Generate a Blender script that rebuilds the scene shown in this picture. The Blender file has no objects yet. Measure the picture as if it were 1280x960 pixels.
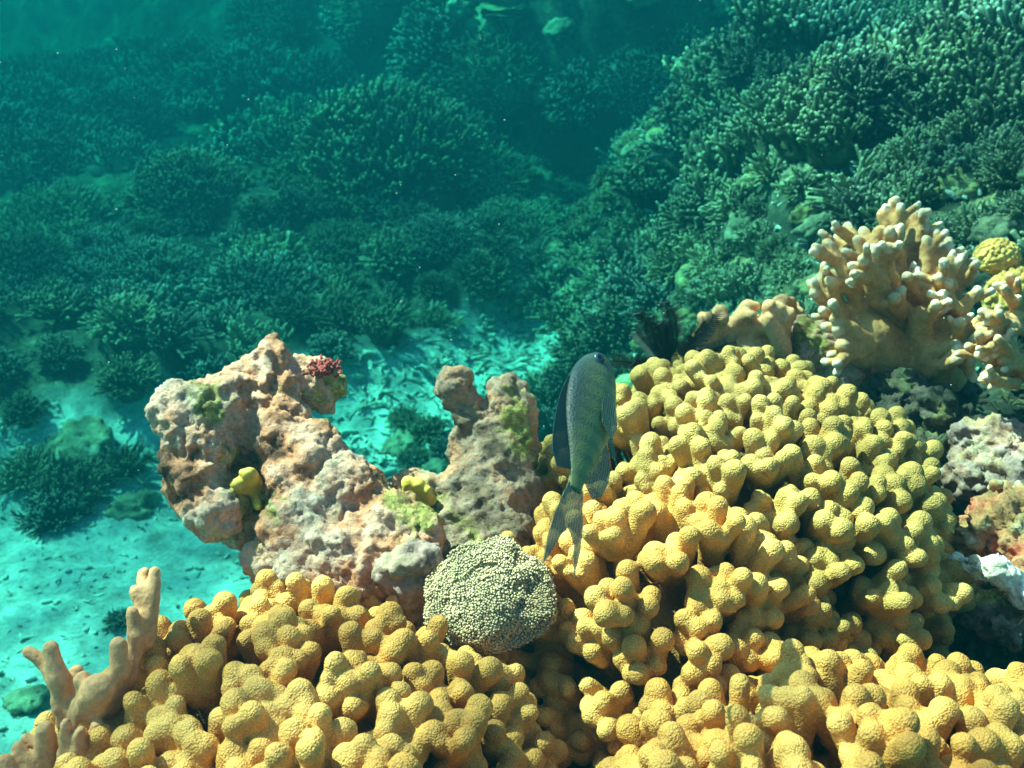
import bpy, bmesh, math, random
import numpy as np
import openvdb as vdb
from mathutils import Vector, Matrix, Quaternion, kdtree

random.seed(7); rng = np.random.default_rng(11)
S = bpy.context.scene
R = math.radians

# ------------------------------------------------------------------ camera
PITCH = 25.0
FPX = 1230.0                       # focal length in pixels of the 1280 px wide photograph
CAM = Vector((0, 0, 1.6))
cd = bpy.data.cameras.new('camera'); cam = bpy.data.objects.new('camera', cd)
S.collection.objects.link(cam); S.camera = cam
cam.location = CAM; cam.rotation_euler = (R(90 - PITCH), 0, 0)
cd.sensor_width = 36; cd.lens = FPX / 1280 * 36
cd.clip_start = 0.02; cd.clip_end = 400
cd.dof.use_dof = True; cd.dof.focus_distance = 0.84; cd.dof.aperture_fstop = 13.0

# ------------------------------------------------------------------ world, sun, exposure
SUN = Vector((-0.56, 0.25, 0.80)).normalized()       # direction towards the sun
w = bpy.data.worlds.new('World'); S.world = w; w.use_nodes = True
nt = w.node_tree; bg = nt.nodes['Background']
sky = nt.nodes.new('ShaderNodeTexSky'); sky.sky_type = 'NISHITA'; sky.sun_disc = False
sky.sun_elevation = math.asin(SUN.z); sky.sun_rotation = math.atan2(SUN.x, SUN.y)
nt.links.new(sky.outputs[0], bg.inputs['Color']); bg.inputs['Strength'].default_value = 0.10
sl = bpy.data.lights.new('sun', 'SUN'); so = bpy.data.objects.new('sun', sl); S.collection.objects.link(so)
sl.energy = 5.0; sl.angle = R(0.5); sl.color = (1.0, 0.82, 0.68)
so.rotation_euler = SUN.to_track_quat('Z', 'Y').to_euler(); so.location = (-4, 1, 8)
S.view_settings.view_transform = 'Standard'; S.view_settings.look = 'None'
S.view_settings.gamma = 1; S.view_settings.exposure = 3.15; S.view_settings.use_curve_mapping = False
S.render.engine = 'CYCLES'
cy = S.cycles
cy.use_denoising = True; cy.max_bounces = 6; cy.diffuse_bounces = 3; cy.glossy_bounces = 2
cy.volume_bounces = 2; cy.transparent_max_bounces = 12; cy.use_adaptive_sampling = True
cy.adaptive_threshold = 0.02; cy.sample_clamp_indirect = 4; cy.caustics_reflective = False; cy.caustics_refractive = False

# water: absorption and scattering per metre for red, green, blue
W_DENS = 0.56
W_COL = (0.001, 0.0215, 0.0275)
W_ABS = (0.0, 0.635, 0.585)
HAZE_TOP = 1.95

def P(px, py, d):
    """point seen at pixel (px,py) of the 1280x960 photograph, d metres along the view axis"""
    u = (px - 640) / FPX * d; v = (480 - py) / FPX * d
    c, s = math.cos(R(PITCH)), math.sin(R(PITCH))
    return CAM + Vector((u, d * c + v * s, -d * s + v * c))

# ------------------------------------------------------------------ noise (numpy, 3D)
def _hash(ix, iy, iz, seed):
    n = (ix.astype(np.int64) * 374761393 + iy.astype(np.int64) * 668265263 + iz.astype(np.int64) * 2147483647 + seed * 1274126177) & 0xffffffff
    n = ((n ^ (n >> 13)) * 1274126177) & 0xffffffff
    n = ((n ^ (n >> 16)) * 2246822519) & 0xffffffff
    return ((n ^ (n >> 15)) & 0xffff) / 65535.0
def vnoise(p, seed=0):
    i = np.floor(p); f = p - i; f = f * f * f * (f * (f * 6 - 15) + 10); i = i.astype(np.int64)
    x, y, z = i[:, 0], i[:, 1], i[:, 2]; fx, fy, fz = f[:, 0], f[:, 1], f[:, 2]
    def h(a, b, c): return _hash(x + a, y + b, z + c, seed)
    def L(a, b, t): return a + (b - a) * t
    return L(L(L(h(0,0,0), h(1,0,0), fx), L(h(0,1,0), h(1,1,0), fx), fy),
             L(L(h(0,0,1), h(1,0,1), fx), L(h(0,1,1), h(1,1,1), fx), fy), fz) * 2 - 1
def fbm(p, scale, octv=4, seed=0, gain=0.5):
    o = np.zeros(len(p)); a = 1.0; q = p * scale
    for k in range(octv):
        o += a * vnoise(q + 17.3 * k, seed + k); a *= gain; q = q * 2.03
    return o
def cellular(p, scale, seed=0):
    """distance to the nearest jittered cell point"""
    q = p * scale; i = np.floor(q).astype(np.int64); best = np.full(len(p), 9.0)
    for a in (-1, 0, 1):
        for b in (-1, 0, 1):
            for c in (-1, 0, 1):
                x, y, z = i[:, 0] + a, i[:, 1] + b, i[:, 2] + c
                d = np.stack([x + _hash(x, y, z, seed), y + _hash(x, y, z, seed + 1), z + _hash(x, y, z, seed + 2)], 1) - q
                best = np.minimum(best, (d ** 2).sum(1))
    return np.sqrt(best)
def sstep(a, b, x):
    t = np.clip((x - a) / (b - a), 0, 1); return t * t * (3 - 2 * t)

# ------------------------------------------------------------------ materials
class NT:
    def __init__(s, name):
        s.m = bpy.data.materials.new(name); s.m.use_nodes = True; s.t = s.m.node_tree
        s.b = s.t.nodes['Principled BSDF']; s.out = s.t.nodes['Material Output']
        s.tc = s.t.nodes.new('ShaderNodeTexCoord'); s.geo = s.t.nodes.new('ShaderNodeNewGeometry')
        s.pos = s.geo.outputs['Position']
    def n(s, typ, **kw):
        o = s.t.nodes.new(typ)
        for k, v in kw.items():
            if k.startswith('i_'): o.inputs[k[2:].replace('_', ' ')].default_value = v
            else: setattr(o, k, v)
        return o
    def l(s, a, b): s.t.links.new(a, b)
    def noise(s, scale, detail=4, rough=0.55, vec=None, dist=0.0):
        o = s.n('ShaderNodeTexNoise'); o.inputs['Scale'].default_value = scale
        o.inputs['Detail'].default_value = detail; o.inputs['Roughness'].default_value = rough
        o.inputs['Distortion'].default_value = dist
        s.l(vec if vec is not None else s.pos, o.inputs['Vector']); return o.outputs['Fac']
    def vor(s, scale, feature='F1', out='Distance', vec=None):
        o = s.n('ShaderNodeTexVoronoi'); o.feature = feature; o.inputs['Scale'].default_value = scale
        s.l(vec if vec is not None else s.pos, o.inputs['Vector']); return o.outputs[out]
    def ramp(s, fac, stops, interp='LINEAR'):
        o = s.n('ShaderNodeValToRGB'); cr = o.color_ramp; cr.interpolation = interp
        while len(cr.elements) > 1: cr.elements.remove(cr.elements[-1])
        for k, (p, c) in enumerate(stops):
            e = cr.elements[0] if k == 0 else cr.elements.new(p)
            e.position = p; e.color = (c[0], c[1], c[2], 1) if not isinstance(c, float) else (c, c, c, 1)
        s.l(fac, o.inputs[0]); return o.outputs[0]
    def mix(s, fac, a, b, mode='MIX'):
        o = s.n('ShaderNodeMix'); o.data_type = 'RGBA'; o.blend_type = mode
        for v, sk in ((fac, o.inputs[0]), (a, o.inputs[6]), (b, o.inputs[7])):
            if hasattr(v, 'is_linked'): s.l(v, sk)
            elif isinstance(v, (int, float)): sk.default_value = v
            else: sk.default_value = (*v, 1)
        return o.outputs[2]
    def math(s, op, a, b=0.0, clamp=False):
        o = s.n('ShaderNodeMath'); o.operation = op; o.use_clamp = clamp
        for v, sk in ((a, o.inputs[0]), (b, o.inputs[1])):
            if hasattr(v, 'is_linked'): s.l(v, sk)
            else: sk.default_value = v
        return o.outputs[0]
    def attr(s, name):
        o = s.n('ShaderNodeAttribute'); o.attribute_name = name; return o.outputs['Fac']
    def bump(s, h, dist, strength=1.0, nrm=None):
        o = s.n('ShaderNodeBump'); o.inputs['Distance'].default_value = dist; o.inputs['Strength'].default_value = strength
        s.l(h, o.inputs['Height'])
        if nrm is not None: s.l(nrm, o.inputs['Normal'])
        return o.outputs[0]
    def done(s, col, rough=0.8, nrm=None, spec=0.25, sss=0.0, sssr=None):
        if hasattr(col, 'is_linked'): s.l(col, s.b.inputs['Base Color'])
        else: s.b.inputs['Base Color'].default_value = (*col, 1)
        s.b.inputs['Roughness'].default_value = rough; s.b.inputs['Specular IOR Level'].default_value = spec
        if nrm is not None: s.l(nrm, s.b.inputs['Normal'])
        return s.m

def mat_soft(name, dark, mid, light, cells=620, depth=0.0009):
    n = NT(name)
    c1 = n.ramp(n.noise(9, 3), [(0.32, dark), (0.5, mid), (0.68, light)])
    c2 = n.ramp(n.noise(45, 3, 0.6), [(0.3, (0.72, 0.72, 0.68)), (0.7, (1.12, 1.1, 1.05))])
    c = n.mix(1.0, c1, c2, 'MULTIPLY')
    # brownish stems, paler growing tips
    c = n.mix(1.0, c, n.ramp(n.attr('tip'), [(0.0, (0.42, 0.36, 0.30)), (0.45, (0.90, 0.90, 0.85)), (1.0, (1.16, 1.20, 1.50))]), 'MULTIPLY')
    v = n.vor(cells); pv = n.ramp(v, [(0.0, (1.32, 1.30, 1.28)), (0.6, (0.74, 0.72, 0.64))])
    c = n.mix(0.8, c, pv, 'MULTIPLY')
    h = n.math('SUBTRACT', 1.0, v)
    b2 = n.bump(n.noise(60, 2), 0.004, 0.5)
    return n.done(c, 0.7, n.bump(h, depth, 1.0, b2), 0.3)

def mat_tip(name, dark, mid, tipc, lo=0.45, hi=0.95, bump_s=260, bd=0.0012, rough=0.75, vary=0.5):
    n = NT(name)
    c = n.ramp(n.noise(14, 4, 0.6), [(0.3, dark), (0.68, mid)])
    c = n.mix(.7, c, n.ramp(n.noise(170, 4, .7), [(.3, (.62, .58, .52)), (.6, (1.15, 1.15, 1.12))]), 'MULTIPLY')
    oi = n.n('ShaderNodeObjectInfo')
    v = n.ramp(oi.outputs['Random'], [(0.0, (1 - vary * .5, 1 - vary * .35, 1 - vary * .3)), (1.0, (1 + vary * .5, 1 + vary * .45, 1 + vary * .3))])
    c = n.mix(1.0, c, v, 'MULTIPLY')
    t = n.ramp(n.math('ADD', n.attr('tip'), n.math('MULTIPLY', n.math('SUBTRACT', n.noise(120, 2), 0.5), 0.4)), [(lo, 0.0), (hi, 1.0)])
    c = n.mix(t, c, tipc)
    return n.done(c, rough, n.bump(n.noise(bump_s, 3, 0.6), bd, 0.9), 0.3)

def mat_rock(name, cols, green=0.5, bd=0.006, pits=0.7, scale=1.0):
    n = NT(name)
    base = n.ramp(n.noise(16 * scale, 6, 0.65, dist=0.3), [(0.33, cols[0]), (0.42, cols[1]), (0.50, cols[2]), (0.58, cols[3]), (0.68, cols[4])])
    g4 = n.n('ShaderNodeTexNoise'); g4.noise_dimensions = '4D'; g4.inputs['W'].default_value = 3.7; g4.inputs['Scale'].default_value = 11 * scale; g4.inputs['Detail'].default_value = 5; g4.inputs['Roughness'].default_value = .68; g4.inputs['Distortion'].default_value = .5; n.l(n.tc.outputs['Object'], g4.inputs['Vector'])
    g = n.ramp(g4.outputs['Fac'], [(0.52, 0.0), (0.585, 1.0)])
    gc = n.ramp(n.noise(90 * scale, 4, 0.7), [(0.3, (0.06, 0.045, 0.015)), (0.55, (0.36, 0.27, 0.06)), (0.75, (0.78, 0.58, 0.24))])
    gm = n.math('MULTIPLY', g, green, True)
    c = n.mix(gm, base, gc)
    # small pits and pale crusts
    pv = n.vor(85 * scale); pm = n.ramp(pv, [(0.10, 0.25), (0.30, 1.0)])
    sel = n.ramp(n.noise(30 * scale, 2), [(0.5, 0.0), (0.6, pits)])
    c = n.mix(sel, c, n.mix(1.0, c, pm, 'MULTIPLY'))
    fine = n.ramp(n.noise(260 * scale, 4, 0.7), [(0.25, (0.45, 0.42, 0.38)), (0.5, (0.95, 0.95, 0.95)), (0.8, (1.35, 1.3, 1.2))])
    c = n.mix(0.85, c, fine, 'MULTIPLY')
    h = n.math('ADD', n.noise(55 * scale, 6, 0.7), n.math('MULTIPLY', pm, 0.35))
    b1 = n.bump(h, bd, 1.0)
    return n.done(c, 0.85, n.bump(n.noise(420 * scale, 4, 0.7), 0.0016, 0.8, b1), 0.25)

M = {}
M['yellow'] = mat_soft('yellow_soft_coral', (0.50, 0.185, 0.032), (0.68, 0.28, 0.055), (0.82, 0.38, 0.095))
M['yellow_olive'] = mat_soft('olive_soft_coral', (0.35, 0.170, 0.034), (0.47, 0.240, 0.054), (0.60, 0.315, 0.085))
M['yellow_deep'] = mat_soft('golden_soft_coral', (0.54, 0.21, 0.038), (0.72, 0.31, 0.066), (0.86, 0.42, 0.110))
M['pinkrock'] = mat_rock('crusted_rock', [(0.12, 0.045, 0.025), (0.60, 0.20, 0.10), (0.66, 0.31, 0.21), (0.48, 0.28, 0.20), (0.86, 0.60, 0.46)], 0.95)
M['greyrock'] = mat_rock('knobby_rock', [(0.06, 0.03, 0.018), (0.22, 0.11, 0.065), (0.34, 0.19, 0.13), (0.50, 0.19, 0.10), (0.50, 0.34, 0.22)], 1.0)
M['lilacrock'] = mat_rock('lilac_rock', [(0.14, 0.07, 0.055), (0.26, 0.14, 0.115), (0.35, 0.195, 0.165), (0.34, 0.14, 0.09), (0.44, 0.29, 0.23)], 0.25, 0.003)
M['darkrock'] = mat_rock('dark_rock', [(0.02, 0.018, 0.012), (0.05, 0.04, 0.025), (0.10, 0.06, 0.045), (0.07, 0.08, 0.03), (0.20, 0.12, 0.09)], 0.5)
M['palerock'] = mat_rock('bleached_rock', [(0.50, 0.33, 0.25), (0.86, 0.62, 0.50), (0.93, 0.74, 0.62), (0.88, 0.66, 0.52), (0.95, 0.78, 0.68)], 0.15, 0.003)
M['redrubble'] = mat_rock('red_crusted_rubble', [(0.20, 0.04, 0.02), (0.62, 0.12, 0.06), (0.70, 0.26, 0.12), (0.45, 0.24, 0.10), (0.9, 0.55, 0.38)], 0.3, 0.006)
M['branchy'] = mat_tip('branching_coral', (0.40, 0.155, 0.05), (0.64, 0.29, 0.105), (0.86, 0.64, 0.46), 0.50, 1.35, vary=0.0)
M['brownfinger'] = mat_tip('brown_finger_coral', (0.52, 0.20, 0.08), (0.76, 0.34, 0.16), (0.85, 0.55, 0.38), 0.80, 1.15, vary=0.0)
M['stag_green'] = mat_tip('staghorn_green', (0.03, 0.026, 0.010), (0.10, 0.085, 0.032), (0.30, 0.28, 0.15), 0.60, 1.25, 160, 0.002, vary=0.7)
M['stag_blue'] = mat_tip('staghorn_grey', (0.035, 0.03, 0.02), (0.10, 0.09, 0.055), (0.30, 0.27, 0.17), 0.70, 1.3, 160, 0.002, vary=0.6)
M['stag_dark'] = mat_tip('staghorn_dark', (0.020, 0.020, 0.013), (0.07, 0.065, 0.035), (0.44, 0.43, 0.30), 0.55, 1.2, 160, 0.002, vary=0.6)
M['stag_pale'] = mat_tip('staghorn_pale', (0.08, 0.075, 0.03), (0.22, 0.20, 0.09), (0.42, 0.38, 0.22), 0.5, 1.15, 160, 0.002, vary=0.5)
M['boulder'] = mat_rock('boulder_coral', [(0.06, 0.05, 0.03), (0.14, 0.12, 0.07), (0.24, 0.21, 0.12), (0.32, 0.28, 0.15), (0.5, 0.45, 0.3)], 0.3, 0.012, scale=0.5)
M['plate'] = mat_rock('plate_coral', [(0.07, 0.05, 0.02), (0.17, 0.12, 0.045), (0.30, 0.22, 0.08), (0.40, 0.32, 0.12), (0.60, 0.52, 0.32)], 0.3, 0.008, scale=0.6)

# seabed: pale sand where low and flat, dark crusted rock on the reef
n = NT('seabed')
sand = n.ramp(n.noise(7, 7, 0.68), [(0.30, (0.26, 0.26, 0.21)), (0.44, (0.50, 0.52, 0.44)), (0.62, (0.66, 0.70, 0.61))])
sand = n.mix(0.6, sand, n.ramp(n.noise(60, 6, 0.75), [(0.32, (0.40, 0.40, 0.37)), (0.55, (1.1, 1.1, 1.1))]), 'MULTIPLY')
rock = n.ramp(n.noise(5, 8, 0.7), [(0.3, (0.02, 0.02, 0.012)), (0.48, (0.07, 0.065, 0.04)), (0.6, (0.14, 0.13, 0.075)), (0.72, (0.34, 0.31, 0.2))])
rock = n.mix(0.9, rock, n.ramp(n.noise(38, 5, 0.75), [(0.3, (0.35, 0.35, 0.33)), (0.62, (1.3, 1.3, 1.2))]), 'MULTIPLY')
c = n.mix(n.attr('reef'), sand, rock)
b1 = n.bump(n.noise(18, 8, 0.7), 0.04, 0.8)
M['seabed'] = n.done(c, 0.9, n.bump(n.noise(110, 5, 0.75), 0.008, 0.9, b1), 0.15)

n = NT('rubble')
oc = n.ramp(n.noise(5, 3), [(0.3, (0.28, 0.26, 0.20)), (0.5, (0.46, 0.46, 0.37)), (0.7, (0.66, 0.66, 0.56))])
M['rubble'] = n.done(n.mix(0.8, oc, n.ramp(n.noise(55, 3), [(0.3, (0.45, 0.45, 0.42)), (0.6, (1.2, 1.2, 1.15))]), 'MULTIPLY'), 0.9, n.bump(n.noise(120, 3), 0.004), 0.15)

# ------------------------------------------------------------------ object helpers
def tag(o, label=None, cat=None, group=None, kind=None):
    if label: o['label'] = label
    if cat: o['category'] = cat
    if group: o['group'] = group
    if kind: o['kind'] = kind
    return o
def empty(name, loc):
    o = bpy.data.objects.new(name, None); S.collection.objects.link(o); o.location = loc
    o.empty_display_size = 0.02; return o
def mesh_np(name, v, faces, mat, smooth=True, attrs=None):
    me = bpy.data.meshes.new(name); me.from_pydata(np.asarray(v).tolist(), [], faces if isinstance(faces, list) else faces.tolist())
    if attrs:
        for k, a in attrs.items():
            at = me.attributes.new(k, 'FLOAT', 'POINT'); at.data.foreach_set('value', np.asarray(a, dtype=np.float32))
    if smooth: me.polygons.foreach_set('use_smooth', np.ones(len(me.polygons), bool))
    me.update()
    if mat: me.materials.append(mat)
    return me
def link(name, me, parent=None, loc=None):
    o = bpy.data.objects.new(name, me); S.collection.objects.link(o)
    if parent is not None: o.parent = parent
    if loc is not None: o.location = loc
    return o

class Geo:
    """collects tubes, capsules and blobs into vertex / face lists"""
    def __init__(s): s.v = []; s.f = []; s.tip = []
    def tube(s, pts, rad, sides=6, tips=None, cap=True):
        pts = [Vector(p) for p in pts]; nv = len(s.v); N = len(pts)
        t0 = (pts[1] - pts[0]).normalized(); a = t0.orthogonal().normalized()
        for k in range(N):
            t = ((pts[min(k + 1, N - 1)] - pts[max(k - 1, 0)]).normalized()) if N > 1 else t0
            a = (a - t * a.dot(t)).normalized(); b = t.cross(a)
            for j in range(sides):
                an = 2 * math.pi * j / sides
                s.v.append(tuple(pts[k] + (a * math.cos(an) + b * math.sin(an)) * rad[k]))
                s.tip.append(tips[k] if tips else 0.0)
        for k in range(N - 1):
            for j in range(sides):
                j2 = (j + 1) % sides
                s.f.append((nv + k * sides + j, nv + k * sides + j2, nv + (k + 1) * sides + j2, nv + (k + 1) * sides + j))
        if cap:
            s.v.append(tuple(pts[-1] + (pts[-1] - pts[-2]).normalized() * rad[-1] * 0.55)); s.tip.append(tips[-1] if tips else 0.0)
            c = len(s.v) - 1
            for j in range(sides):
                s.f.append((nv + (N - 1) * sides + j, nv + (N - 1) * sides + (j + 1) % sides, c))
    def finger(s, a, b, r0, r1, sides=7, bend=None, seg=3):
        """tapered finger with a rounded end"""
        a = Vector(a); b = Vector(b); d = b - a; L = d.length; d = d / L
        if bend is None: bend = Vector((0, 0, 0))
        pts = []; rad = []; tp = []
        for k in range(seg + 1):
            t = k / seg; pts.append(a + d * (L - r1 * .8) * t + bend * math.sin(math.pi * t)); rad.append(r0 + (r1 - r0) * t); tp.append(t * 0.8)
        e = pts[-1]; pts += [e + d * r1 * 0.5, e + d * r1 * 0.85]; rad += [r1 * 0.87, r1 * 0.5]; tp += [0.95, 1.0]
        s.tube(pts, rad, sides, tp)
    def blob(s, c, r, sub=2):
        bm = bmesh.new(); bmesh.ops.create_icosphere(bm, subdivisions=sub, radius=1.0)
        nv = len(s.v); c = Vector(c); r = Vector(r) if hasattr(r, '__len__') else Vector((r, r, r))
        for v in bm.verts: s.v.append((c.x + v.co.x * r.x, c.y + v.co.y * r.y, c.z + v.co.z * r.z)); s.tip.append(0.0)
        for f in bm.faces: s.f.append(tuple(nv + v.index for v in f.verts))
        bm.free()
    def capsule(s, a, b, r0, r1):
        """closed round cone (for fusing)"""
        a = Vector(a); b = Vector(b); d = (b - a); L = max(d.length, 1e-5); d = d / L
        pts = []; rad = []
        for t in (-0.98, -0.75, -0.4): pts.append(a + d * r0 * t); rad.append(r0 * math.sqrt(1 - t * t))
        for t in (0.0, 0.5, 1.0): pts.append(a + (b - a) * t); rad.append(r0 + (r1 - r0) * t)
        for t in (0.4, 0.75, 0.98): pts.append(b + d * r1 * t); rad.append(r1 * math.sqrt(1 - t * t))
        nv = len(s.v); s.tube(pts, rad, 12)
        s.f.append(tuple(nv + j for j in reversed(range(12))))
    def np(s): return np.array(s.v, float).reshape(-1, 3), s.f

def sdf_mesh(prims, vox, k=0.004, rough=None):
    """smooth union of round cones ('c', a, b, r0, r1) and ellipsoids ('e', c, (rx, ry, rz)) as one skin; returns verts, quads"""
    lo = np.full(3, 1e9); hi = -lo; P_ = []
    for p in prims:
        if p[0] == 'c':
            a, b = np.array(p[1], float), np.array(p[2], float); r = max(p[3], p[4]); l, h = np.minimum(a, b) - r, np.maximum(a, b) + r; P_.append(('c', a, b, p[3], p[4], l, h))
        else:
            c = np.array(p[1], float); r = np.array(p[2], float) * np.ones(3); l, h = c - r, c + r; P_.append(('e', c, r, 0, 0, l, h))
        lo = np.minimum(lo, l); hi = np.maximum(hi, h)
    pad = 4 * vox + k; lo = lo - pad; hi = hi + pad; n = np.ceil((hi - lo) / vox).astype(int) + 1
    A = np.full(tuple(n), 3 * vox + k, np.float32)
    for p in P_:
        i0 = np.maximum(np.floor((p[5] - lo - pad) / vox).astype(int), 0); i1 = np.minimum(np.ceil((p[6] - lo + pad) / vox).astype(int) + 1, n)
        g = [lo[q] + vox * np.arange(i0[q], i1[q]) for q in range(3)]
        X_ = g[0][:, None, None]; Y_ = g[1][None, :, None]; Z_ = g[2][None, None, :]
        if p[0] == 'c':
            a, b = p[1], p[2]; ab = b - a; L2 = max((ab ** 2).sum(), 1e-10)
            t = np.clip(((X_ - a[0]) * ab[0] + (Y_ - a[1]) * ab[1] + (Z_ - a[2]) * ab[2]) / L2, 0, 1)
            d = np.sqrt((X_ - a[0] - t * ab[0]) ** 2 + (Y_ - a[1] - t * ab[1]) ** 2 + (Z_ - a[2] - t * ab[2]) ** 2) - (p[3] + (p[4] - p[3]) * t)
        else:
            c, r = p[1], p[2]; d = (np.sqrt(((X_ - c[0]) / r[0]) ** 2 + ((Y_ - c[1]) / r[1]) ** 2 + ((Z_ - c[2]) / r[2]) ** 2) - 1) * r.min()
        sl_ = (slice(i0[0], i1[0]), slice(i0[1], i1[1]), slice(i0[2], i1[2])); B = A[sl_]
        h = np.maximum(k - np.abs(B - d), 0) / k; A[sl_] = np.minimum(B, d) - h * h * k * .25
    A = np.clip(A, -3 * vox, 3 * vox)
    gr = vdb.FloatGrid(background=3 * vox); gr.copyFromArray(np.ascontiguousarray(A, dtype=np.float32))
    v, f = gr.convertToQuads(isovalue=0.0)
    v = np.asarray(v, float) * vox + lo; f = np.asarray(f).astype(np.int64)
    for it in range(2):      # light relaxation
        s_ = np.zeros_like(v); cnt = np.zeros(len(v))
        for q in range(4):
            a_, b_ = f[:, q], f[:, (q + 1) % 4]; np.add.at(s_, a_, v[b_]); np.add.at(cnt, a_, 1); np.add.at(s_, b_, v[a_]); np.add.at(cnt, b_, 1)
        v = v + 0.4 * (s_ / np.maximum(cnt, 1)[:, None] - v)
    return v, f
def normals(v, f):
    f = np.asarray(f); a, b, c, d = (v[f[:, k]] for k in range(4))
    fn = np.cross(c - a, d - b); o = np.zeros_like(v)
    for k in range(4): np.add.at(o, f[:, k], fn)
    return o / np.maximum(np.linalg.norm(o, axis=1, keepdims=True), 1e-12)
def split_parts(root, name, v, f, ids, vn, mat, attrs=None, part_names=None):
    """one fused skin cut into parts that keep the common shading normals"""
    f = np.asarray(f)
    for k in np.unique(ids):
        ff = f[ids == k]; u, inv = np.unique(ff, return_inverse=True)
        me = mesh_np(name, v[u] - np.array(root.location), inv.reshape(ff.shape), mat, attrs={q: a[u] for q, a in (attrs or {}).items()})
        me.normals_split_custom_set_from_vertices(vn[u].tolist())
        link(part_names.get(k, name) if part_names else name, me, root)

# ------------------------------------------------------------------ terrain
def ridge(x):
    return np.interp(x, [-9, 0.0, 0.12, 0.25, 0.5, 0.95, 1.6, 3.0, 8], [0, 0, 0.06, 0.20, 0.50, 1.05, 1.38, 1.50, 1.55])
def plat_mask(x, y):
    ey = np.interp(x, [-0.5, -0.3, 0.05, 0.16, 0.35, 0.6, 1.2], [0.66, 0.84, 0.88, 1.0, 1.18, 1.36, 1.5])
    m = sstep(-0.37, -0.29, x) * (1 - sstep(ey - 0.08, ey + 0.10, y))
    return m
def height(x, y, rough=True):
    x = np.atleast_1d(np.asarray(x, float)); y = np.atleast_1d(np.asarray(y, float)); sh = x.shape
    x = x.ravel(); y = y.ravel(); p = np.stack([x, y, np.zeros_like(x)], 1)
    z = 0.05 * fbm(p, 0.8, 3, 5)
    edge = 0.30 * np.maximum(y - 4.2, 0) - 0.10 * np.maximum(3.4 - y, 0)
    xs = x - edge + 0.10 * fbm(p, 1.4, 2, 9)
    rg = ridge(xs)
    # left reef, starts about 3.4 m away
    lb = sstep(3.15, 4.0, y + 0.25 * fbm(p, 1.1, 3, 21) + 0.2 * np.maximum(-x - 1.5, 0) + 0.55 * sstep(0.7, 1.5, -x) - 0.6 * sstep(-0.45, 0.1, x))
    left = 0.26 * lb * (1 - sstep(0.0, 0.5, x))
    # far cliff and far slope
    cy0 = 5.9 + 1.5 * np.maximum(-x - 0.4, 0) ** 0.8 - 0.25 * np.maximum(x - 0.9, 0)
    st = np.interp(x, [-4, -1.2, -0.3, 0.3, 2], [2.6, 1.8, 1.0, 0.45, 0.45])
    far = 1.5 * sstep(0, 1, (y - cy0 + 0.22 * fbm(p, 1.3, 3, 33)) / st) 
    z = z + np.maximum(np.maximum(rg, left), far)
    reef = np.clip(np.maximum.reduce([sstep(0.05, 0.14, rg), sstep(0.45, 0.7, lb) * (1 - sstep(0.1, 0.5, x)) , sstep(0.02, 0.1, far)]), 0, 1)
    if rough:
        z = z + reef * (0.115 * fbm(p, 2.1, 4, 41) + 0.03 * fbm(p, 9, 3, 51)) + (1 - reef) * (0.014 * fbm(p, 6, 5, 61, 0.62))
    m = plat_mask(x + 0.04 * fbm(p, 7, 2, 71), y + 0.04 * fbm(p, 6, 2, 73))
    hole = np.exp(-(((x - 0.045) / 0.07) ** 2 + ((y - 0.50) / 0.12) ** 2))
    pz = 0.94 + 0.05 * sstep(0.2, 0.8, x) + 0.03 * fbm(p, 12, 4, 81) - 0.26 * hole
    z = z * (1 - m) + np.maximum(pz, z * 0.6) * m
    reef = np.maximum(reef, sstep(0.02, 0.3, m))
    return z.reshape(sh), reef.reshape(sh)
def H(x, y): return gridz(x, y)
def axis(parts):
    o = []
    for a, b, st in parts: o.append(np.arange(a, b, st))
    return np.concatenate(o)
ax = axis([(-40, -8, 2.0), (-8, -3.2, 0.12), (-3.2, -0.55, 0.028), (-0.55, 1.1, 0.013), (1.1, 2.6, 0.028), (2.6, 8, 0.12), (8, 41, 2.0)])
ay = axis([(-20, -2, 1.5), (-2, 0, 0.1), (0, 1.6, 0.013), (1.6, 6.6, 0.026), (6.6, 10, 0.06), (10, 14, 0.3), (14, 50, 2.0)])
X, Y = np.meshgrid(ax, ay)
Z, RF = height(X, Y)
nx, ny = len(ax), len(ay)
ii = np.arange(nx * ny).reshape(ny, nx)
q = np.stack([ii[:-1, :-1], ii[:-1, 1:], ii[1:, 1:], ii[1:, :-1]], -1).reshape(-1, 4)
me = mesh_np('seabed', np.stack([X.ravel(), Y.ravel(), Z.ravel()], 1), q, M['seabed'], attrs={'reef': RF.ravel()})
tag(link('seabed', me), 'pale sand channel and dark reef slopes of the seabed', kind='structure')
def glook(A, x, y):
    x = np.asarray(x, float); y = np.asarray(y, float)
    i = np.clip(np.searchsorted(ax, x) - 1, 0, nx - 2); j = np.clip(np.searchsorted(ay, y) - 1, 0, ny - 2)
    u = np.clip((x - ax[i]) / (ax[i + 1] - ax[i]), 0, 1); v = np.clip((y - ay[j]) / (ay[j + 1] - ay[j]), 0, 1)
    return (A[j, i] * (1 - u) + A[j, i + 1] * u) * (1 - v) + (A[j + 1, i] * (1 - u) + A[j + 1, i + 1] * u) * v
def gridz(x, y): return float(glook(Z, x, y))

def tnormal(x, y, e=0.12):
    z = glook(Z, [x - e, x + e, x, x], [y, y, y - e, y + e])
    return Vector((-(z[1] - z[0]) / (2 * e), -(z[3] - z[2]) / (2 * e), 1)).normalized()

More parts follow.
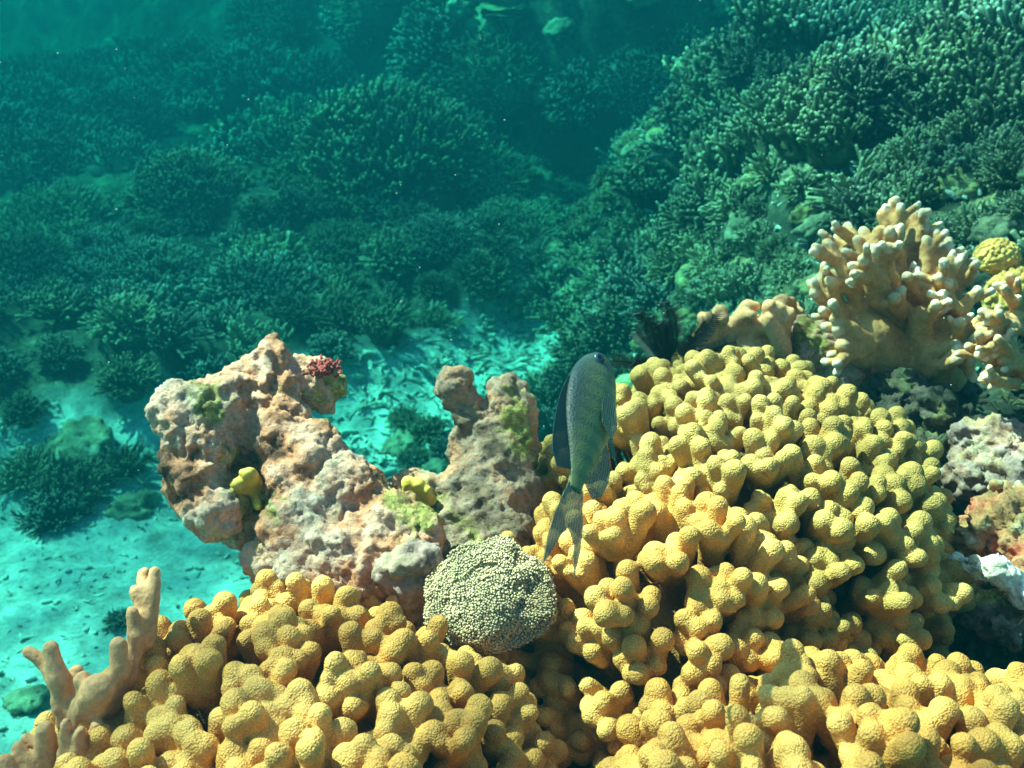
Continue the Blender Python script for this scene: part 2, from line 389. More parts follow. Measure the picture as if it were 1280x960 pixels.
# ------------------------------------------------------------------ fused finger corals
def coral_parts(root, name, fingers, voxel, mat, smooth=5, disp=0.0, dscale=60, extra=None, tiplen=None, kk=0.0030):
    """fingers: list of (cluster id, a, b, r0, r1); fused and cut at the clusters"""
    g = []
    kd = kdtree.KDTree(len(fingers) * 3); idx = []
    for (k, a, b, r0, r1) in fingers:
        g.append(('c', a, b, r0, r1))
        for t in (0.15, 0.6, 1.0): kd.insert(Vector(a).lerp(Vector(b), t), len(idx)); idx.append((k, Vector(b), t, (Vector(b) - Vector(a)).length))
    kd.balance()
    if extra:
        for c, r in extra: g.append(('e', c, r))
    v, f = sdf_mesh(g, voxel, kk)
    if disp:
        vn = normals(v, f); v = v + vn * (disp * fbm(v, dscale, 3, 3))[:, None]
    vn = normals(v, f)
    fc = v[np.asarray(f)].mean(1)
    ids = np.array([idx[kd.find(Vector(c))[1]][0] for c in fc])
    if extra:
        inside = np.zeros(len(fc), bool)
        for c, r in extra:
            r = np.array(r, float) * np.ones(3); inside |= (((fc - np.array(c)) / (r * 1.07)) ** 2).sum(1) < 1
        ids[inside] = -1
    attrs = None
    if tiplen:
        kt = kdtree.KDTree(len(fingers))
        for j, (k, a, b, r0, r1) in enumerate(fingers): kt.insert(Vector(b), j)
        kt.balance()
        attrs = {'tip': np.array([max(0.0, 1.15 - kt.find(Vector(c))[2] / tiplen) for c in v])}
    split_parts(root, name, v, f, ids, vn, mat, attrs, {-1: 'base'})
    return v

ROCK_KEEP = []        # spheres that colonies must not enter
def soft_colony(label, ells, mat, base=.80, zmin=-.6, spacing=0.0315, lobe=0.0094, seed=1, avoid=(), up=0.8, keep=None, name='lobed_coral'):
    """ells: list of (centre, radii) ellipsoids whose upper skins carry the lobe clusters"""
    rd = random.Random(seed)
    c0 = Vector(ells[0][0]); root = empty(name, (c0.x, c0.y, c0.z - ells[0][1][2] * 0.4))
    tag(root, label, 'soft coral', 'yellow lobed soft corals in the foreground')
    pts = []
    for (c, r) in ells:
        c = Vector(c); tries = 0
        while tries < 2600:
            tries += 1
            z = rd.uniform(zmin, 1); a = rd.uniform(0, 2 * math.pi); s = math.sqrt(1 - z * z)
            d = Vector((s * math.cos(a), s * math.sin(a), z)); p = c + Vector((d.x * r[0], d.y * r[1], d.z * r[2]))
            nrm = Vector((d.x / r[0], d.y / r[1], d.z / r[2])).normalized()
            # never on the side nobody sees
            if nrm.dot((CAM - p).normalized()) < -0.45: continue
            bad = False
            for (c2, r2) in ells:
                if (c2, r2) == (tuple(c), r): continue
                q_ = p - Vector(c2)
                if (q_.x / r2[0]) ** 2 + (q_.y / r2[1]) ** 2 + (q_.z / r2[2]) ** 2 < 0.9: bad = True
            for (c2, r2) in avoid:
                q_ = p - Vector(c2)
                if hasattr(r2, '__len__'):
                    if (q_.x / r2[0]) ** 2 + (q_.y / r2[1]) ** 2 + (q_.z / r2[2]) ** 2 < 1: bad = True
                elif q_.length < r2: bad = True
            if bad or any((p - o[0]).length < spacing for o in pts): continue
            if keep and not keep(p): continue
            pts.append((p, nrm))
    fingers = []
    for k_, (p, nrm) in enumerate(pts):
        k = k_ if k_ < 96 else min(range(96), key=lambda q_: (pts[q_][0] - p).length)
        ax_ = (nrm + Vector((0, 0, up)) + Vector((rd.gauss(0, .14), rd.gauss(0, .14), 0))).normalized()
        h = rd.uniform(0.006, 0.030)
        top = p + ax_ * h
        rb = lobe * rd.uniform(1.0, 1.2)
        fingers.append((k, p - ax_ * 0.05, top, rb * 1.1, rb))
        m = rd.choice((4, 5, 5, 6, 6)); a0 = rd.uniform(0, 6.28); u = ax_.orthogonal().normalized(); w_ = ax_.cross(u)
        for j in range(m):
            a = a0 + 2 * math.pi * j / m + rd.uniform(-.35, .35)
            lat = (u * math.cos(a) + w_ * math.sin(a))
            spread = rd.uniform(0.12, 0.58)
            dr = (ax_ + lat * spread).normalized()
            L = rd.uniform(0.018, 0.040); rr = lobe * rd.uniform(0.78, 1.15)
            st = top + lat * rb * rd.uniform(.65, 1.05) - ax_ * rd.uniform(0.008, 0.022)
            e = st + dr * L
            fingers.append((k, st, e, rr * 0.80, rr))
            if rd.random() < 0.45:    # a twin bud fused to the side
                e2 = st.lerp(e, 0.7) + (lat.cross(ax_) * rd.choice((-1, 1)) + ax_ * .4).normalized() * rr * 1.0
                fingers.append((k, st, e2, rr * 0.8, rr * 0.8))
        if rd.random() < 0.8: fingers.append((k, top, top + ax_ * rd.uniform(0.010, 0.024), lobe * .9, lobe * rd.uniform(.85, 1.05)))
    ex = [(c, (r[0] * base, r[1] * base, r[2] * base * .95)) for c, r in ells]
    coral_parts(root, 'lobe_cluster', fingers, 0.0020, mat, 2, 0.0007, 80, ex, 0.026, kk=0.0020)
    print(label, len(pts), len(fingers))
    return root

# rocks and star coral positions first (so that the colonies leave room)
def blobs_px(lst): return [(P(x, y, d), r / FPX * d) for x, y, d, r in lst]
rockA = [(352, 545, .95, 42), (395, 570, .94, 46), (440, 612, .92, 48), (485, 655, .90, 46), (515, 672, .89, 40), (470, 700, .88, 50), (420, 690, .89, 60),
         (375, 660, .90, 52), (368, 610, .93, 48), (385, 725, .88, 50), (345, 700, .90, 38), (440, 740, .87, 50), (500, 720, .87, 45),
         (229, 520, .93, 38), (222, 540, .92, 28), (262, 520, .94, 42), (250, 565, .92, 42), (246, 605, .91, 38), (262, 640, .90, 38), (300, 655, .95, 26), (298, 540, .96, 34), (302, 600, .985, 36), (312, 570, .98, 26), (215, 500, .93, 20), (228, 580, .91, 30),
         (290, 490, .96, 32), (315, 468, .97, 28), (338, 446, .97, 25), (340, 480, .96, 30), (345, 515, .96, 32),
         (372, 470, .98, 22), (390, 468, .985, 28), (402, 490, .985, 31), (372, 492, 1.0, 20), (416, 480, .985, 21), (376, 545, .95, 20), (340, 640, .95, 36)]
rockB = [(567, 482, 1.0, 23), (580, 508, 1.0, 20), (597, 535, 1.0, 28), (590, 560, 1.0, 26), (634, 492, 1.0, 24), (640, 520, 1.0, 28), (610, 520, 1.02, 20), (636, 556, 1.0, 34),
         (620, 590, .99, 42), (595, 600, .98, 34), (640, 625, .98, 40), (610, 650, .96, 42), (575, 655, .95, 32), (555, 620, .98, 28), (525, 617, .98, 24), (500, 610, .98, 17),
         (590, 690, .93, 34), (640, 672, .94, 34), (560, 690, .94, 30), (620, 720, .97, 50), (562, 735, .96, 40)]
BA = [(c, r * (1.05 if P(325, 0, 1).x > c.x else .96)) for c, r in blobs_px(rockA)]; BB = [(c, r * 1.08) for c, r in blobs_px(rockB)]
STAR = P(608, 748, .82)
HOLE = [(P(690, 868, .80), .056), (P(705, 935, .72), .036), (P(650, 850, .80), .044)]
keepout = HOLE + [(c, r + 0.020) for c, r in BA[:12] + BB] + [(STAR, (0.056, 0.056, 0.056))]

# ------------------------------------------------------------------ four lobed soft corals
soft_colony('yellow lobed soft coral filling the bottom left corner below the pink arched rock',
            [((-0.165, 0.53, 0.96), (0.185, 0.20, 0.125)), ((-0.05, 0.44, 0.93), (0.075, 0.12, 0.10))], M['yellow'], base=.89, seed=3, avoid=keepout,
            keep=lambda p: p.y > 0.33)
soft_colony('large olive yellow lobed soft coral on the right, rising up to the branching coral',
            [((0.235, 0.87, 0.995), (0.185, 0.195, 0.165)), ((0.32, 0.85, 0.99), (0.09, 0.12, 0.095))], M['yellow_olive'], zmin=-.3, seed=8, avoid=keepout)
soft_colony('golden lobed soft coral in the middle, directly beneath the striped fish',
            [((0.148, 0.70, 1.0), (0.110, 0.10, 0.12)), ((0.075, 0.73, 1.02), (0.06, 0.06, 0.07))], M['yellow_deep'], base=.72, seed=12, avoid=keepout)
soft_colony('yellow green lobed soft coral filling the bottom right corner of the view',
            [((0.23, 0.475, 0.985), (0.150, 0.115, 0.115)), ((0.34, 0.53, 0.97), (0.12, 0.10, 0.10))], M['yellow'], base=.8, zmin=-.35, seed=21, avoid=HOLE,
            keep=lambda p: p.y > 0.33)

# ------------------------------------------------------------------ dead rocks
def rock(name, label, cat, blobs, mat, voxel=0.0035, amp=0.010, group=None, seed=1, pit=0.006):
    v, f = sdf_mesh([('e', c, (r, r, r)) for c, r in blobs], voxel, 0.009)
    for k in range(2):
        vn = normals(v, f)
        if k == 0: v = v + vn * (amp * 1.3 * fbm(v, 20, 3, seed, .6) - amp * .9 * (1 - np.abs(fbm(v + .3, 34, 2, seed + 3))) ** 4)[:, None]
        else:
            cl = cellular(v, 62, seed); pm = sstep(-0.25, 0.25, vnoise(v * 19, seed + 5))
            v = v + vn * (amp * 0.55 * fbm(v, 85, 4, seed + 9, .7) - pit * pm * np.clip(0.55 - cl, 0, 1) * 1.6)[:, None]
    c0 = np.array([v[:, 0].mean(), v[:, 1].mean(), v[:, 2].min()])
    o = link(name, mesh_np(name, v - c0, f, mat), None, c0.tolist())
    tag(o, label, cat, group); return o, v
ra, _ = rock('arched_rock', 'pink and cream crusted dead coral rock arching over the sand, left of the fish', 'rock', BA, M['pinkrock'], seed=3, amp=.0048, voxel=.0026, pit=.007)
rb_, _ = rock('knobbed_rock', 'grey brown crusted rock with two round knobs on top, between arched rock and fish', 'rock', BB, M['greyrock'], seed=6, amp=0.0042, voxel=.0026, pit=.007)
rock('lilac_rock', 'smooth lilac grey rock lump wedged left of the star coral', 'rock', blobs_px([(520, 705, .85, 34), (500, 715, .85, 30), (535, 722, .86, 24), (520, 740, .87, 34)]), M['lilacrock'], seed=9, amp=0.005, pit=0.002)

# small growths
def fingers_obj(name, label, cat, fl, mat, voxel=0.0022, part='branch', smooth=3, disp=0.0008, tiplen=None, extra=None, group=None, loc=None):
    a = Vector(fl[0][1]); root = empty(name, loc or a); tag(root, label, cat, group)
    coral_parts(root, part, fl, voxel, mat, smooth, disp, 90, extra, tiplen); return root
def F(k, a, b, r0, r1):
    """finger given by pixel points (px,py,d) and pixel radii"""
    return (k, P(*a), P(*b), r0 / FPX * a[2], r1 / FPX * b[2])
nn = NT('orange_sponge'); M['sponge'] = nn.done(nn.ramp(nn.noise(60, 3), [(0.3, (0.42, 0.22, 0.03)), (0.7, (0.75, 0.46, 0.07))]), 0.6, nn.bump(nn.noise(200, 2), 0.001))
nn = NT('red_algae'); M['red'] = nn.done(nn.ramp(nn.noise(120, 3), [(0.3, (0.16, 0.02, 0.02)), (0.7, (0.42, 0.06, 0.045))]), 0.8, nn.bump(nn.noise(500, 3), 0.003))
fingers_obj('orange_sponge', 'small orange lobed sponge with a white tip in the hollow of the arched rock', 'sponge',
            [F(0, (318, 612, .93), (297, 606, .90), 14, 10), F(1, (322, 612, .93), (312, 592, .90), 12, 9), F(2, (320, 620, .93), (322, 634, .90), 9, 5), F(3, (325, 600, .93), (302, 590, .90), 6, 4)], M['sponge'], 0.0018, 'lobe')
fingers_obj('yellow_sponge', 'small yellow sponge sitting on the low arm of the knobbed rock', 'sponge',
            [F(0, (515, 618, .955), (510, 604, .945), 11, 9), F(1, (528, 618, .955), (522, 606, .945), 12, 9), F(2, (538, 625, .955), (533, 614, .945), 9, 7)], M['sponge'], 0.0018, 'lobe')
g = Geo(); rd = random.Random(5); cc = P(406, 456, .955)
for k in range(150):
    a = cc + Vector((rd.gauss(0, .0065), rd.gauss(0, .006), rd.gauss(-.004, .0025))); g.tube([a, a + Vector((rd.gauss(0, .003), rd.gauss(0, .003), rd.uniform(.001, .004)))], [.0016, .0012], 5)
v, f = g.np(); o = link('red_algae', mesh_np('red_algae', v - np.array(cc), f, M['red']), None, cc); tag(o, 'dark red algae tuft on the right tip of the arched rock', 'algae')

# star coral: squashed dome covered with tiny cup shaped polyps
root = empty('star_coral', STAR - Vector((0, 0, .05))); tag(root, 'beige dome shaped star coral with tiny cup polyps between the yellow soft corals', 'hard coral')
nn = NT('star_coral_skin'); M['star'] = nn.done(nn.ramp(nn.noise(30, 3), [(0.35, (0.26, 0.17, 0.09)), (0.65, (0.42, 0.29, 0.17))]), 0.9)
nn = NT('star_coral_polyp'); M['polyp'] = nn.done(nn.ramp(nn.attr('tip'), [(0.0, (0.30, 0.18, 0.09)), (0.7, (0.38, 0.235, 0.13)), (1.0, (0.52, 0.34, 0.20))]), 0.8)
axis_n = (Vector((-0.22, -0.40, 0.88))).normalized()
fr_x = Vector((1, 0, 0)) - axis_n * axis_n.x; fr_x = (fr_x.normalized() + Vector((0, 0.25, 0.32))).normalized(); fr_x = (fr_x - axis_n * fr_x.dot(axis_n)).normalized(); fr_y = axis_n.cross(fr_x)
RX, RY, RZ = .050, .046, .030
g = Geo(); g.blob((0, 0, 0), 1, 5)
v = np.array(g.v); nrm_ = v.copy()
dz = v[:, 2]; wob = lambda q_: 1 + 0.17 * fbm(q_, 1.7, 3, 4)
v = v * wob(v)[:, None]
v[:, 2] = np.where(dz < 0, v[:, 2] * 0.6, v[:, 2])
crack = lambda a, b: np.exp(-((b - 0.15 - 0.12 * a - .05 * np.sin(a * 12)) / 0.045) ** 2) * sstep(-0.5, -0.35, a) * (1 - sstep(0.30, 0.45, a))
v = v * (1 - 0.08 * crack(v[:, 0], v[:, 1]) * (dz > 0))[:, None]
Mx = np.array([list(fr_x), list(fr_y), list(axis_n)])
vw = (v * np.array([RX, RY, RZ])) @ Mx + np.array([0, 0, .05])
link('dome', mesh_np('dome', vw, g.f, M['star']), root)
g2 = Geo(); N = 5600; rd = random.Random(2)
for k in range(N):
    z = 1 - 1.35 * (k + .5) / N; a = k * 2.399963; s = math.sqrt(max(0, 1 - z * z))
    d = Vector((s * math.cos(a), s * math.sin(a), z)); 
    if z > 0 and crack(np.array([d.x]), np.array([d.y]))[0] > 0.4: continue
    loc = Vector(tuple((np.array([d.x * RX, d.y * RY, d.z * RZ * (1 if z > 0 else .6)]) * float(wob(np.array([list(d)]))[0])) @ Mx)) + Vector((0, 0, .05))
    nr = Vector(tuple(np.array([d.x / RX, d.y / RY, d.z / RZ]) @ Mx)).normalized()
    nr = (nr + Vector((rd.gauss(0, .22), rd.gauss(0, .22), rd.gauss(0, .22)))).normalized()
    r = rd.uniform(.0006, .0010); hgt = rd.uniform(.0012, .0030) * (1.5 - 0.5 * z)
    g2.tube([loc - nr * .001, loc + nr * hgt * .6, loc + nr * hgt, loc + nr * hgt * .98, loc + nr * hgt * .4], [r * .7, r * .85, r * 1.25, r * .8, r * .5], 6, [0, .4, 1, .8, 0], cap=False)
v2, f2 = g2.np(); link('polyps', mesh_np('polyps', v2, f2, M['polyp'], attrs={'tip': g2.tip}), root)

# ------------------------------------------------------------------ branching corals at the right
def tree_fingers(base, dirs, k0=0, L=(26, 44), r=(11, 8), d0=0):
    pass
def branch_coral(name, label, spec, mat, group=None, tiplen=0.012, extra=None, voxel=0.0024, thin=1.0, side=0):
    fl = []; r2 = random.Random(31)
    if side:
        for it in spec:
            for (a, b, r0, r1) in list(it):
                if r1 > 12.5: continue
                for q_ in range(side):
                    t = r2.uniform(.35, .8); m = [a[i] + (b[i] - a[i]) * t for i in range(3)]; dx, dy = b[0] - a[0], b[1] - a[1]; l = math.hypot(dx, dy); an = math.atan2(dy, dx) + r2.choice((-1, 1)) * r2.uniform(.4, .8); l2 = min(l * .6, 28) + 6
                    it.append((tuple(m), (m[0] + math.cos(an) * l2, m[1] + math.sin(an) * l2, m[2] - r2.uniform(-.02, .03)), r1 * .95, r1 * .75))
        spec = [[(a, b, r0 * (thin if r1 < 18 else 1), r1 * (thin if r1 < 18 else 1)) for (a, b, r0, r1) in it] for it in spec]
    for k, item in enumerate(spec):
        for (a, b, r0, r1) in item: fl.append(F(-1 if r1 >= 22 else k, a, b, r0, r1))
    return fingers_obj(name, label, 'branching coral', fl, mat, voxel, 'branch', 3, 0.0012, tiplen, extra, group)
D = 1.28
big = [
 [((1110, 400, D), (1095, 350, D-.03), 34, 24), ((1095, 350, D-.03), (1072, 300, D-.03), 15, 9), ((1090, 340, D-.03), (1100, 290, D-.04), 16, 11), ((1085, 330, D-.02), (1060, 283, D), 12, 8)],
 [((1080, 390, D-.02), (1062, 348, D-.05), 20, 12), ((1062, 350, D-.05), (1035, 305, D-.05), 13, 9), ((1066, 340, D-.02), (1046, 296, D+.02), 10, 7)],
 [((1070, 400, D-.02), (1030, 375, D-.04), 16, 11), ((1035, 378, D-.04), (1018, 366, D-.05), 10, 8), ((1040, 372, D-.02), (1024, 348, D), 9, 7), ((1050, 400, D-.03), (1028, 388, D-.06), 11, 8)],
 [((1100, 370, D-.05), (1085, 330, D-.08), 20, 14), ((1092, 350, D-.08), (1068, 342, D-.12), 11, 8), ((1098, 345, D-.08), (1078, 325, D-.12), 12, 8), ((1100, 345, D-.06), (1090, 318, D-.10), 12, 8), ((1108, 345, D-.06), (1110, 310, D-.10), 13, 9)],
 [((1115, 350, D), (1120, 310, D), 22, 15), ((1120, 315, D), (1104, 268, D), 13, 10), ((1118, 310, D), (1126, 258, D-.02), 13, 7), ((1120, 318, D-.02), (1112, 290, D-.07), 13, 9)],
 [((1128, 350, D+.02), (1140, 310, D+.02), 20, 14), ((1138, 312, D+.02), (1144, 268, D+.03), 12, 8), ((1138, 318, D+.02), (1155, 285, D+.01), 12, 7), ((1145, 325, D+.02), (1165, 290, D+.03), 10, 6)],
 [((1160, 420, D), (1160, 370, D-.02), 36, 26), ((1155, 370, D-.02), (1158, 300, D-.02), 16, 8), ((1160, 360, D-.02), (1185, 302, D-.01), 16, 8), ((1165, 350, D), (1182, 318, D), 12, 7)],
 [((1175, 390, D), (1195, 355, D), 24, 14), ((1190, 362, D), (1205, 318, D), 13, 7), ((1188, 362, D-.02), (1180, 328, D-.06), 12, 8), ((1195, 358, D), (1218, 342, D-.02), 12, 8)],
 [((1175, 410, D-.02), (1200, 392, D-.04), 22, 14), ((1195, 395, D-.04), (1222, 362, D-.05), 13, 8), ((1190, 385, D-.04), (1172, 348, D-.09), 13, 8), ((1200, 392, D-.04), (1178, 368, D-.10), 10, 8)],
 [((1165, 430, D-.02), (1195, 425, D-.05), 26, 14), ((1195, 425, D-.05), (1228, 398, D-.06), 12, 7), ((1195, 428, D-.05), (1200, 402, D-.09), 10, 7)],
 [((1150, 430, D-.03), (1150, 395, D-.06), 24, 16), ((1155, 405, D-.06), (1170, 380, D-.11), 12, 8)],
 [((1110, 450, D+.0), (1090, 420, D-.03), 42, 30), ((1085, 430, D-.05), (1045, 400, D-.08), 18, 10)],
 [((1140, 460, D), (1165, 445, D-.03), 42, 30), ((1170, 440, D-.05), (1195, 430, D-.08), 16, 9)],
 [((1150, 470, D), (1185, 470, D-.02), 34, 22), ((1165, 465, D-.05), (1198, 448, D-.10), 14, 9)],
 [((1090, 450, D-.02), (1052, 432, D-.08), 22, 11), ((1065, 440, D-.06), (1046, 455, D-.10), 12, 8)],
 [((1130, 395, D-.02), (1118, 372, D-.09), 18, 10), ((1140, 375, D-.02), (1134, 345, D-.07), 14, 8)],
 [((1175, 440, D-.04), (1210, 452, D-.08), 20, 10), ((1190, 445, D-.06), (1222, 436, D-.08), 10, 7)],
]
branch_coral('branching_coral', 'thick fingered tan branching coral with pale tips, highest on the right', big, M['branchy'], thin=.80, side=2, voxel=.002, tiplen=.014)
rd = random.Random(14)
def random_branch(base, n, L, r, lean, spread=0.8, d_j=0.05, sub=2):
    spec = []
    for k in range(n):
        a = math.radians(lean + rd.uniform(-spread, spread) * 60)
        bx, by, bd = base[0] + rd.uniform(-1, 1) * base[3], base[1] + rd.uniform(-1, 1) * base[4], base[2] + rd.uniform(-.02, .02)
        l = rd.uniform(*L); ex, ey, ed = bx + math.sin(a) * l, by - math.cos(a) * l, bd - rd.uniform(0, d_j)
        it = [((bx, by, bd), (ex, ey, ed), r * 1.35, r)]
        for j in range(sub):
            t = rd.uniform(.3, .75); a2 = a + rd.choice((-1, 1)) * rd.uniform(.35, .8); l2 = l * rd.uniform(.3, .55)
            mx, my, md = bx + (ex - bx) * t, by + (ey - by) * t, bd + (ed - bd) * t
            it.append(((mx, my, md), (mx + math.sin(a2) * l2, my - math.cos(a2) * l2, md - rd.uniform(-.01, .03)), r, r * .8))
        spec.append(it)
    return spec
branch_coral('slender_branching_coral', 'slender orange tan branching coral with white tips at the right edge', random_branch((1275, 440, 1.12, 16, 46), 26, (34, 66), 5.5, -72, 0.9), M['branchy'], tiplen=0.009, voxel=0.002)
branch_coral('knobby_finger_coral', 'knobby brown finger coral behind the top of the olive soft coral', random_branch((930, 425, 1.27, 52, 14), 13, (22, 48), 9, 5, 0.6), M['brownfinger'], tiplen=0.012,
             extra=[(P(930, 440, 1.30), .05), (P(895, 435, 1.28), .035)])
branch_coral('stubby_finger_coral', 'short stubby brown coral just left of the big branching coral', random_branch((985, 405, 1.36, 16, 8), 6, (16, 34), 8, 8, 0.7), M['brownfinger'], tiplen=0.010)
branch_coral('tiny_finger_coral', 'tiny pale tipped finger coral peeping out right of the fish head', [[((780, 530, 1.12), (768, 508, 1.11), 9, 6)], [((820, 505, 1.14), (812, 488, 1.13), 8, 5)], [((826, 500, 1.13), (826, 482, 1.12), 8, 5), ((820, 505, 1.13), (802, 498, 1.12), 7, 5)], [((838, 500, 1.14), (836, 476, 1.13), 8, 5)], [((800, 515, 1.14), (795, 497, 1.13), 7, 4)]],
             M['branchy'], tiplen=0.012, extra=[(P(812, 530, 1.16), .022), (P(790, 540, 1.16), .022)])
# lower left corner: pinkish brown finger coral
bl = [
 [((92, 905, .72), (74, 850, .71), 19, 14), ((74, 850, .71), (64, 812, .71), 13, 10)],
 [((76, 862, .71), (55, 828, .72), 12, 9), ((55, 828, .72), (36, 816, .72), 9, 8), ((92, 875, .72), (95, 838, .73), 11, 9)],
 [((112, 890, .71), (124, 862, .69), 26, 21), ((118, 870, .71), (102, 848, .70), 16, 10)],
 [((135, 880, .71), (150, 838, .70), 19, 13), ((150, 840, .70), (148, 806, .70), 12, 11)],
 [((160, 850, .72), (172, 795, .72), 13, 10), ((172, 795, .72), (166, 765, .72), 10, 9)],
 [((176, 800, .73), (186, 750, .74), 17, 14), ((186, 752, .74), (194, 716, .75), 12, 9), ((182, 752, .74), (172, 742, .74), 13, 12), ((180, 745, .75), (180, 716, .76), 10, 8)],
 [((62, 965, .70), (56, 912, .69), 18, 11), ((60, 935, .70), (34, 922, .70), 10, 8)],
 [((100, 965, .69), (100, 915, .68), 17, 8), ((84, 950, .69), (82, 905, .68), 12, 7)],
 [((20, 985, .68), (6, 952, .68), 20, 10), ((130, 945, .70), (122, 908, .69), 20, 10)],
 [((40, 960, .69), (22, 935, .69), 12, 8)],
 [((100, 990, .71), (60, 985, .71), 46, 40)], [((135, 930, .74), (160, 880, .75), 50, 38)]]
branch_coral('pinkish_finger_coral', 'pinkish brown finger coral in the bottom left corner above pale sand', bl, M['brownfinger'], tiplen=0.010)

# round knobbly corals
def knobbly(label, px, py, d, rpx, seed):
    r = rpx / FPX * d; c = P(px, py, d); rd_ = random.Random(seed); g = [('e', (0, 0, 0), (r * .92, r * .92, r * .8))]
    for k in range(170):
        z = 1 - 1.5 * (k + .5) / 170; a = k * 2.399963 + rd_.uniform(-.15, .15); s_ = math.sqrt(max(0, 1 - z * z)); q_ = r * rd_.uniform(.08, .13); g.append(('e', (r * .93 * s_ * math.cos(a), r * .93 * s_ * math.sin(a), r * .82 * z), (q_, q_, q_)))
    v, f = sdf_mesh(g, r / 32, r * .04)
    o = link('knobbly_coral', mesh_np('knobbly_coral', v, f, M['knob']), None, c); return tag(o, label, 'hard coral', 'round knobbly corals at the right edge')
nn = NT('knobbly_coral'); M['knob'] = nn.done(nn.ramp(nn.noise(70, 3), [(0.35, (0.46, 0.19, 0.04)), (0.65, (0.80, 0.40, 0.10))]), 0.8, nn.bump(nn.noise(300, 3), 0.002))
knobbly('round knobbly orange coral ball right of the branching coral tips', 1246, 322, 1.40, 27, 1)
knobbly('larger tan knobbly coral mound cut by the right edge beneath the ball', 1276, 372, 1.38, 44, 2)

# rocks around the right side
rock('pink_rock', 'dull pink rock shelf at the right edge below the slender coral', 'rock', blobs_px([(1215, 560, 1.12, 34), (1250, 545, 1.1, 30), (1275, 560, 1.08, 40), (1230, 600, 1.1, 40), (1270, 610, 1.08, 40), (1195, 595, 1.12, 24)]), M['lilacrock'], seed=13, amp=.008)
rock('orange_crusted_rock', 'orange and cream crusted rock left of the thick branching coral base', 'rock', blobs_px([(1010, 412, 1.28, 22), (1030, 425, 1.26, 24), (1048, 440, 1.25, 22), (1020, 445, 1.28, 30), (1060, 465, 1.27, 34), (985, 430, 1.3, 22)]), M['pinkrock'], seed=17, amp=.006)
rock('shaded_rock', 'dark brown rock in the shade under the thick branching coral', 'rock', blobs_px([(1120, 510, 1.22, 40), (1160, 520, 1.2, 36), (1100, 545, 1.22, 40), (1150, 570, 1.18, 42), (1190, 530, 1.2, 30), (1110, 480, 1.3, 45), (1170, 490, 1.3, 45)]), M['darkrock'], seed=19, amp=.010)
rock('red_crusted_rubble', 'red and orange crusted rubble rock right of the olive soft coral', 'rock', blobs_px([(1245, 660, 1.0, 34), (1275, 680, .98, 34), (1225, 685, 1.0, 22), (1262, 640, 1.02, 26), (1280, 720, .96, 30)]), M['redrubble'], seed=23, amp=.010, pit=.012)
rock('bleached_rock', 'bright white bleached rock slab lying at the right edge', 'rock', blobs_px([(1190, 698, .92, 13), (1212, 704, .91, 19), (1238, 712, .90, 22), (1262, 726, .90, 22), (1285, 744, .90, 25), (1250, 706, .93, 15)]), M['palerock'], seed=29, amp=.006, pit=.003, voxel=.0025)
rock('white_shard', 'small bright white coral shard in the dark gap right of centre', 'coral fragment', blobs_px([(1115, 674, .90, 5), (1122, 680, .90, 6.5), (1130, 686, .90, 6.5), (1135, 691, .90, 4.5)]), M['palerock'], seed=31, amp=.002, pit=.001, voxel=.0015)
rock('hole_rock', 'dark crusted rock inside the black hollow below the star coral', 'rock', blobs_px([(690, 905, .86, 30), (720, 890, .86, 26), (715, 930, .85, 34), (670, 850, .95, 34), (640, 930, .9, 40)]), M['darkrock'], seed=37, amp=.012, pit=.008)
rock('olive_rubble', 'olive brown rubble rock beneath the bleached slab', 'rock', blobs_px([(1225, 775, .98, 30), (1255, 790, .95, 26), (1190, 745, 1.0, 30), (1160, 770, 1.0, 26), (1275, 765, .96, 20)]), M['greyrock'], seed=41, amp=.010, pit=.008)
branch_coral('small_tan_coral', 'small tan finger coral above the red crusted rubble at the right edge', random_branch((1262, 628, 1.04, 20, 8), 7, (14, 30), 6, 0, 1.0), M['branchy'], tiplen=0.008)

# feather star
fs = P(840, 452, 1.12); root = empty('feather_star', fs); tag(root, 'black feather star with curled feathery arms behind the yellow soft coral', 'feather star')
nn = NT('feather_star'); M['black'] = nn.done((0.012, 0.012, 0.010), 0.6)
rd = random.Random(3)
gb = Geo(); gb.blob((0, 0, -.012), .006, 2); v, f = gb.np(); link('body', mesh_np('body', v, f, M['black']), root)
for k in range(15):
    g = Geo(); a = R(-75 + 150 * k / 14) + rd.uniform(-.1, .1); L = rd.uniform(.055, .085); dv = Vector((math.sin(a) * .75, rd.uniform(-.4, .5), math.cos(a) * 1.0)).normalized(); curl = Vector((-dv.z, 0, dv.x)) * rd.uniform(-.5, .5)
    pts = []; p = Vector((0, 0, -.012))
    for j in range(13):
        pts.append(p.copy()); dv = (dv + curl * .10 * (j / 6)).normalized(); p = p + dv * L / 12
    g.tube(pts, [.0016 - .0001 * j for j in range(13)], 5)
    for j in range(1, 12):
        for h in (0, .33, .66):
            q0 = pts[j].lerp(pts[min(j + 1, 12)], h); t = (pts[min(j + 1, 12)] - pts[j - 1]).normalized(); sd = t.cross(Vector((0.2, 1, .2))).normalized()
            for sg in (-1, 1):
                g.tube([q0, q0 + (sd * sg + t * .5) * .009], [.0009, .0005], 3, cap=False)
    v, f = g.np(); link('arm', mesh_np('arm', v, f, M['black']), root)

